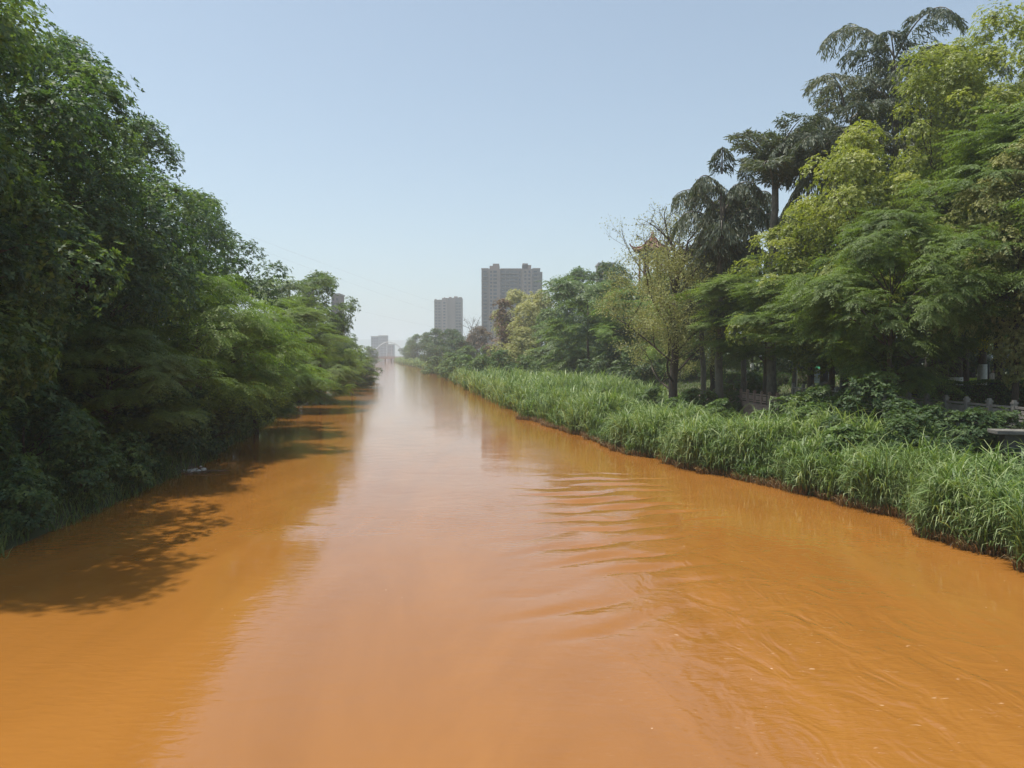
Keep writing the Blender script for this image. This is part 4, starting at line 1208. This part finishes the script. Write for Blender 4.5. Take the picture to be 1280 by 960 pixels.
# ------------------------------------------------------------------ buildings
def window_meshes(w_, h, proud=.12, fmat=None):
    b = MB()
    t = .10
    b.box((0, 0, h / 2 - t / 2), (w_, proud, t)); b.box((0, 0, -h / 2 + t / 2), (w_ + .3, proud + .15, t))
    b.box((-w_ / 2 + t / 2, 0, 0), (t, proud, h - 2 * t)); b.box((w_ / 2 - t / 2, 0, 0), (t, proud, h - 2 * t))
    b.box((0, 0, 0), (t * .5, proud * .8, h - 2 * t))
    f = b.mesh('window', fmat or M['tower_pink'])
    b = MB(); b.box((0, .03, 0), (w_ - 2 * t - .01, .03, h - 2 * t - .01)); g_ = b.mesh('pane', M['glass'])
    return f, g_

def add_window(root, fm, gm, x, y, z):
    o = link(bpy.data.objects.new('window', fm), root); o.location = (x, y, z)
    g_ = link(bpy.data.objects.new('pane', gm), o)

# big tower, d ~ 620: px 601-677, top 334
d = 620; sc_ = d / 960
X0_, X1_ = PX(601, d), PX(678, d); zT = PZ(337, d)
root = empty('apartment_tower', ((X0_ + X1_) / 2, d, 0), 0.0); tag(root, 'large greyish apartment tower with two rooftop turrets above the right bank trees', 'apartment building')
W_ = X1_ - X0_
cxs = (X0_ + X1_) / 2
def rx(px): return PX(px, d) - cxs
bays = [(602, 611, 0, zT, 'tower_wall'), (611, 625.5, -2.0, zT, 'tower_pink'), (625.5, 652, 2.0, zT, 'tower_wall'), (652, 665, -2.0, zT, 'tower_pink'), (665, 675, 0, zT, 'tower_wall'), (675, 678, 3.0, PZ(340, d), 'tower_wall')]
for a_, b_, yo, zt, mt in bays:
    m_ = MB(); m_.box(((rx(a_) + rx(b_)) / 2, yo + 8, zt / 2), (rx(b_) - rx(a_) - .02, 16, zt)); m_.obj('wall', M[mt], root)
for a_, b_, t_ in ((612, 624.5, 332.5), (616, 624, 330), (652.5, 664, 331.5), (653, 660, 329.5)):
    m_ = MB(); zz = PZ(t_, d); m_.box(((rx(a_) + rx(b_)) / 2, 5 + (t_ % 1), (zz + zT) / 2), (rx(b_) - rx(a_), 7, zz - zT - .01 * (a_ % 3))); m_.obj('roof_turret', M['tower_pink'], root)
for a_, b_, yo in ((601.6, 611, -.3), (625.6, 652, 1.7), (665.2, 675.4, -.3)):
    m_ = MB(); m_.box(((rx(a_) + rx(b_)) / 2, yo + .6, zT + .4), (rx(b_) - rx(a_) - .05, 1.0, .8)); m_.obj('parapet', M['tower_pink'], root)
fh = 4.5 * sc_
wins = {'s': window_meshes(1.8, 1.9), 'b': window_meshes(3.0, 2.0)}
for row in range(17):
    z = zT - 2.4 - row * fh
    for px_, yo, kd in ((606.5, 0, 'b'), (614, -2, 's'), (619, -2, 'b'), (629, 2, 'b'), (634.5, 2, 'b'), (640, 2, 'b'), (645, 2, 'b'), (649.5, 2, 's'), (656.5, -2, 's'), (661.5, -2, 's'), (669, 0, 'b')):
        add_window(root, wins[kd][0], wins[kd][1], rx(px_), yo - .06, z)
    m_ = None
bal = MB(); bal.box((0, -.7, -1.35), (rx(648) - rx(627), 1.3, .16)); bal.box((0, -1.3, -.85), (rx(648) - rx(627), .08, .8)); bme = bal.mesh('balcony', M['tower_wall'])
for row in range(17):
    o = link(bpy.data.objects.new('balcony', bme), root); o.location = (rx(637.5), 2 - .004, zT - 2.4 - row * fh)
bal = MB(); bal.box((0, -.7, -1.35), (rx(609.5) - rx(603), 1.3, .16)); bal.box((0, -1.3, -.85), (rx(609.5) - rx(603), .08, .8)); bme = bal.mesh('balcony', M['tower_wall'])
for row in range(17):
    for px_ in (606.2, 670):
        o = link(bpy.data.objects.new('balcony', bme), root); o.location = (rx(px_), -.004, zT - 2.4 - row * fh)

# smaller tower d ~ 860: px 543-577, top 375
d = 860; cxs = PX(560, d)
root = empty('apartment_tower', (cxs, d, 0)); tag(root, 'smaller pinkish-grey apartment tower left of the large one', 'apartment building')
zT = PZ(374, d)
for a_, b_, yo, tp, mt in ((543, 553, 0, 375, 'tower_wall'), (553, 560, -3, 373, 'tower_pink'), (560, 569, 1, 372.5, 'tower_pink'), (569, 577, 4, 372, 'tower_wall')):
    m_ = MB(); zz = PZ(tp, d); m_.box(((rx(a_) + rx(b_)) / 2, yo + 10, zz / 2), (rx(b_) - rx(a_) - .02, 20, zz)); m_.obj('wall', M[mt], root)
for a_, b_, tp, t0 in ((543, 545, 373.6, 375), (554.5, 556, 371.4, 373), (561, 564, 371, 372.5), (567.3, 571.5, 370.2, 372.3), (573.5, 577, 371.2, 372)):
    m_ = MB(); z0_, z1_ = PZ(t0, d) - .5, PZ(tp, d); m_.box(((rx(a_) + rx(b_)) / 2, 9, (z0_ + z1_) / 2), (rx(b_) - rx(a_), 6, z1_ - z0_)); m_.obj('roof_block', M['tower_pink'], root)
wins2 = window_meshes(2.6, 1.9)
for row in range(15):
    z = zT - 4.5 - row * 3.3
    for px_, yo in ((545.5, 0), (549.5, 0), (556, -3), (571, 4), (574.5, 4)):
        add_window(root, wins2[0], wins2[1], rx(px_), yo - .06, z)

# white riverside blocks near the far bridge, behind left trees etc.
def simple_block(px0, px1, ptop, d, label, rows, cols, mt='white_wall', rdepth=14, gp='pale buildings at the river end'):
    global cxs
    cxs = PX((px0 + px1) / 2, d); W_ = (px1 - px0) / 960 * d; zt = PZ(ptop, d)
    root = empty('distant_building', (cxs, d, 0)); tag(root, label, 'building', gp)
    m_ = MB(); m_.box((0, rdepth / 2, zt / 2), (W_, rdepth, zt)); m_.obj('wall', M[mt], root)
    m_ = MB(); m_.box((0, rdepth / 2, zt + .5), (W_ + .8, rdepth + .8, .9)); m_.obj('roof', M['concrete'], root)
    cw = W_ / cols
    f_, g_ = window_meshes(cw * .6, 1.8)
    rh = (zt - 4) / rows
    for i in range(rows):
        for j in range(cols):
            add_window(root, f_, g_, -W_ / 2 + cw * (j + .5), -.06, 3 + rh * (i + .5))
    return root
simple_block(464, 473, 421, 1250, 'pale distant block furthest left at the river end', 8, 3, 'grey_wall')
simple_block(473.5, 484, 420, 1350, 'pale distant block beside the white mast at the river end', 8, 4, 'grey_wall')
simple_block(485, 492, 431, 1300, 'low pale distant building under the bridge arch', 4, 3, 'grey_wall')
simple_block(378, 386, 358, 420, 'grey building edge peeping above the flat-topped feathery tree', 12, 2, 'tower_wall', gp='buildings behind the left trees')
simple_block(415, 424.5, 369, 450, 'grey building edge showing right of the highest distant left tree', 12, 2, 'tower_wall', gp='buildings behind the left trees')
simple_block(748, 768, 331, 420, 'grey flat-roofed building just clearing the trees left of the pavilion', 16, 4, 'tower_wall', gp='buildings behind the right trees')
simple_block(20, 120, 400, 85, 'pale yellowish house glimpsed through gaps between the left trunks', 3, 6, 'white_wall', gp='buildings behind the left trees')

# pavilion with upturned eaves
d = 150; cxp = PX(815, d)
root = empty('pavilion', (cxp, d, 3)); tag(root, 'red-brown pavilion with curved roof and upturned eave tips behind the sparse tree', 'pavilion')
zE = PZ(314, d) - 3; zA = PZ(297, d) - 3; zR = PZ(289, d) - 3
Rr = 27 / 960 * d
n = 6
vs, fs = [], []
rings = 7
for k in range(rings):
    s = k / (rings - 1)
    for q in range(n * 4):
        w = 2 * math.pi * q / (n * 4)
        c = abs(math.cos(n / 2 * w))
        rad = .25 + (Rr * (0.80 + .20 * c ** 4) - .25) * s
        z = zA - (zA - zE) * (1 - (1 - s) ** 2.1) + (0.75 * c ** 6) * s ** 3
        vs.append((rad * math.cos(w), rad * math.sin(w), z))
for k in range(rings - 1):
    for q in range(n * 4):
        j = (q + 1) % (n * 4)
        fs.append((k * n * 4 + q, (k + 1) * n * 4 + q, (k + 1) * n * 4 + j, k * n * 4 + j))
nn = len(vs)
vs += [(x_ * .97, y_ * .97, z_ - .35) for x_, y_, z_ in vs[-n * 4:]]
for q in range(n * 4):
    j = (q + 1) % (n * 4)
    fs.append(((rings - 1) * n * 4 + q, nn + q, nn + j, (rings - 1) * n * 4 + j))
fs.append(tuple(nn + q for q in range(n * 4)))
b = MB(); b.add(vs, fs); rf = b.obj('roof', M['roof_tile'], root)
for q in range(n):      # ridge ribs
    w = 2 * math.pi * q / n
    pts = []
    for k in range(rings):
        s = k / (rings - 1); rad = .25 + (Rr - .25) * s
        pts.append((rad * math.cos(w), rad * math.sin(w), zA - (zA - zE) * (1 - (1 - s) ** 2.1) + .75 * s ** 3 + .1))
    pts.append((pts[-1][0] * 1.07, pts[-1][1] * 1.07, pts[-1][2] + .5))
    m_ = MB(); m_.tube(pts, .14, 5); m_.obj('ridge', M['roof_beam'], rf)
m_ = MB(); m_.lathe([(.45, zA - .1), (.3, zA + .2), (.42, zA + .5), (.18, zA + .8), (.05, zR)], n=10); m_.obj('finial', M['roof_tile'], root)
m_ = MB(); m_.lathe([(Rr * .62, zE - 1.6), (Rr * .66, zE - .3)], n=6); m_.obj('bracket_band', M['bluegreen_paint'], root)
for q in range(n):
    w = 2 * math.pi * q / n
    m_ = MB(); m_.tube([(Rr * .6 * math.cos(w), Rr * .6 * math.sin(w), -.5), (Rr * .6 * math.cos(w), Rr * .6 * math.sin(w), zE - 1.4)], .22, 8); m_.obj('column', M['roof_beam'], root)
m_ = MB(); m_.lathe([(Rr * .8, -3), (Rr * .8, zE * .45)], n=6); m_.obj('base', M['stone'], root)

# ------------------------------------------------------------------ far bridge
d = 790; root = empty('road_bridge', (PX(492, d), d, 0)); tag(root, 'distant beige road bridge crossing the end of the river', 'bridge')
cx_ = root.location.x
def bx_(m_, px0, px1, z0, z1, yy=0, dep=8):
    m_.box(((PX(px0, d) + PX(px1, d)) / 2 - cx_, yy, (z0 + z1) / 2), (PX(px1, d) - PX(px0, d), dep, z1 - z0))
m_ = MB(); bx_(m_, 462, 520, 3.2, 4.8); m_.obj('deck', M['pink_stone'], root)
m_ = MB(); bx_(m_, 462, 520, 5.5, 5.9, -3.5, .4); m_.obj('parapet', M['pink_stone'], root)
for k in range(24):
    m_ = MB(); bx_(m_, 463 + k * 2.4, 463.5 + k * 2.4, 4.8, 5.5, -3.5, .35); m_.obj('baluster', M['pink_stone'], root)
for px_ in (481, 488.5, 498):
    m_ = MB(); bx_(m_, px_, px_ + 1.0, -1.5, 3.19, 0, 6); m_.obj('pier', M['concrete'], root)
d2 = 840; root = empty('arch_rib', (PX(487, d2), d2, 0)); tag(root, 'pale slender arch rising behind the beige road bridge', 'arch')
pts = []
for k in range(15):
    s = k / 14; px_ = 470 + 34 * s; py_ = 446 - 18.5 * math.sin(math.pi * (0.12 + s * .80)) ** .7
    pts.append((PX(px_, d2) - root.location.x, 0, PZ(py_, d2)))
m_ = MB(); m_.tube(pts, .55, 6); m_.obj('rib', M['white_wall'], root)
for k in range(2, 13, 2):
    m_ = MB(); m_.tube([(pts[k][0], 0, 4), pts[k]], .12, 4); m_.obj('hanger', M['white_wall'], root)
root = empty('mast', (PX(483.5, 900), 900, 0)); tag(root, 'thin white mast behind the far bridge', 'mast')
m_ = MB(); m_.tube([(0, 0, 0), (0, 0, PZ(429, 900))], [.5, .3], 6); m_.obj('pole', M['white_wall'], root)
m_ = MB(); m_.lathe([(.2, PZ(429, 900)), (1.0, PZ(428.6, 900)), (1.0, PZ(428.2, 900)), (.2, PZ(428, 900))], n=8); m_.obj('lamp_head', M['white_wall'], root)

# ------------------------------------------------------------------ hills
def hills(name, d, amp, base_h, seed, label):
    xs = np.linspace(-6000, 6000, 160); n = 10
    V = []
    for k in range(n):
        s = k / (n - 1)
        for x in xs:
            h = base_h + amp * (mnoise.noise(Vector((x * .0011, seed, 0))) + .4 * mnoise.noise(Vector((x * .004, seed, 2))))
            V.append((x, d + 900 * s, max(1.0, h) * math.sin(math.pi * min(1, s * .5 + .0)) + 0 * s))
    idx = np.arange(n * len(xs)).reshape(n, len(xs))
    F = np.stack([idx[:-1, :-1], idx[:-1, 1:], idx[1:, 1:], idx[1:, :-1]], -1).reshape(-1, 4)
    o = link(bpy.data.objects.new(name, mesh_np(name, np.array(V), F, M['hill'], smooth=True)))
    tag(o, label, kind='structure')
hills('hills', 4200, 45, 118, 4.3, 'low hazy blue hills beyond the far bridge')

# ------------------------------------------------------------------ power cables
for k, (pa, pb, lb) in enumerate([
    (((278, 282), 60), ((700, 412), 800), 'upper faint power cable sloping down across the sky'),
    (((272, 292), 60), ((700, 424), 800), 'middle faint power cable sloping down across the sky'),
    (((262, 340), 60), ((700, 428), 800), 'lowest faint power cable above the far bridge')]):
    (a, da), (b_, db) = pa, pb
    A = Vector((PX(a[0], 260), 260, PZ(a[1], 260))); B = Vector((PX(b_[0] - 20, 760), 760, PZ(b_[1], 760)))
    pts = [A.lerp(B, i / 20) - Vector((0, 0, 5 * 4 * (i / 20) * (1 - i / 20))) for i in range(21)]
    m_ = MB(); m_.tube(pts, .016, 4); o = m_.obj('power_cable', M['cable']); tag(o, lb, 'cable', 'power cables across the sky')

# ------------------------------------------------------------------ haze
hm = bpy.data.materials.new('haze_air'); hm.use_nodes = True
N = hm.node_tree.nodes; N.clear()
pv = N.new('ShaderNodeVolumePrincipled'); pv.inputs['Density'].default_value = HAZE_DENSITY
pv.inputs['Color'].default_value = (0.90, 0.95, 1.0, 1); pv.inputs['Anisotropy'].default_value = 0.25
oo = N.new('ShaderNodeOutputMaterial'); hm.node_tree.links.new(pv.outputs[0], oo.inputs['Volume'])
b = MB(); b.box((0, 4400, 96), (13000, 9600, 200)); b.v = [(x, y, z) for x, y, z in b.v]
hz = b.obj('haze', hm); tag(hz, 'pale summer haze in the air over the river', kind='stuff')
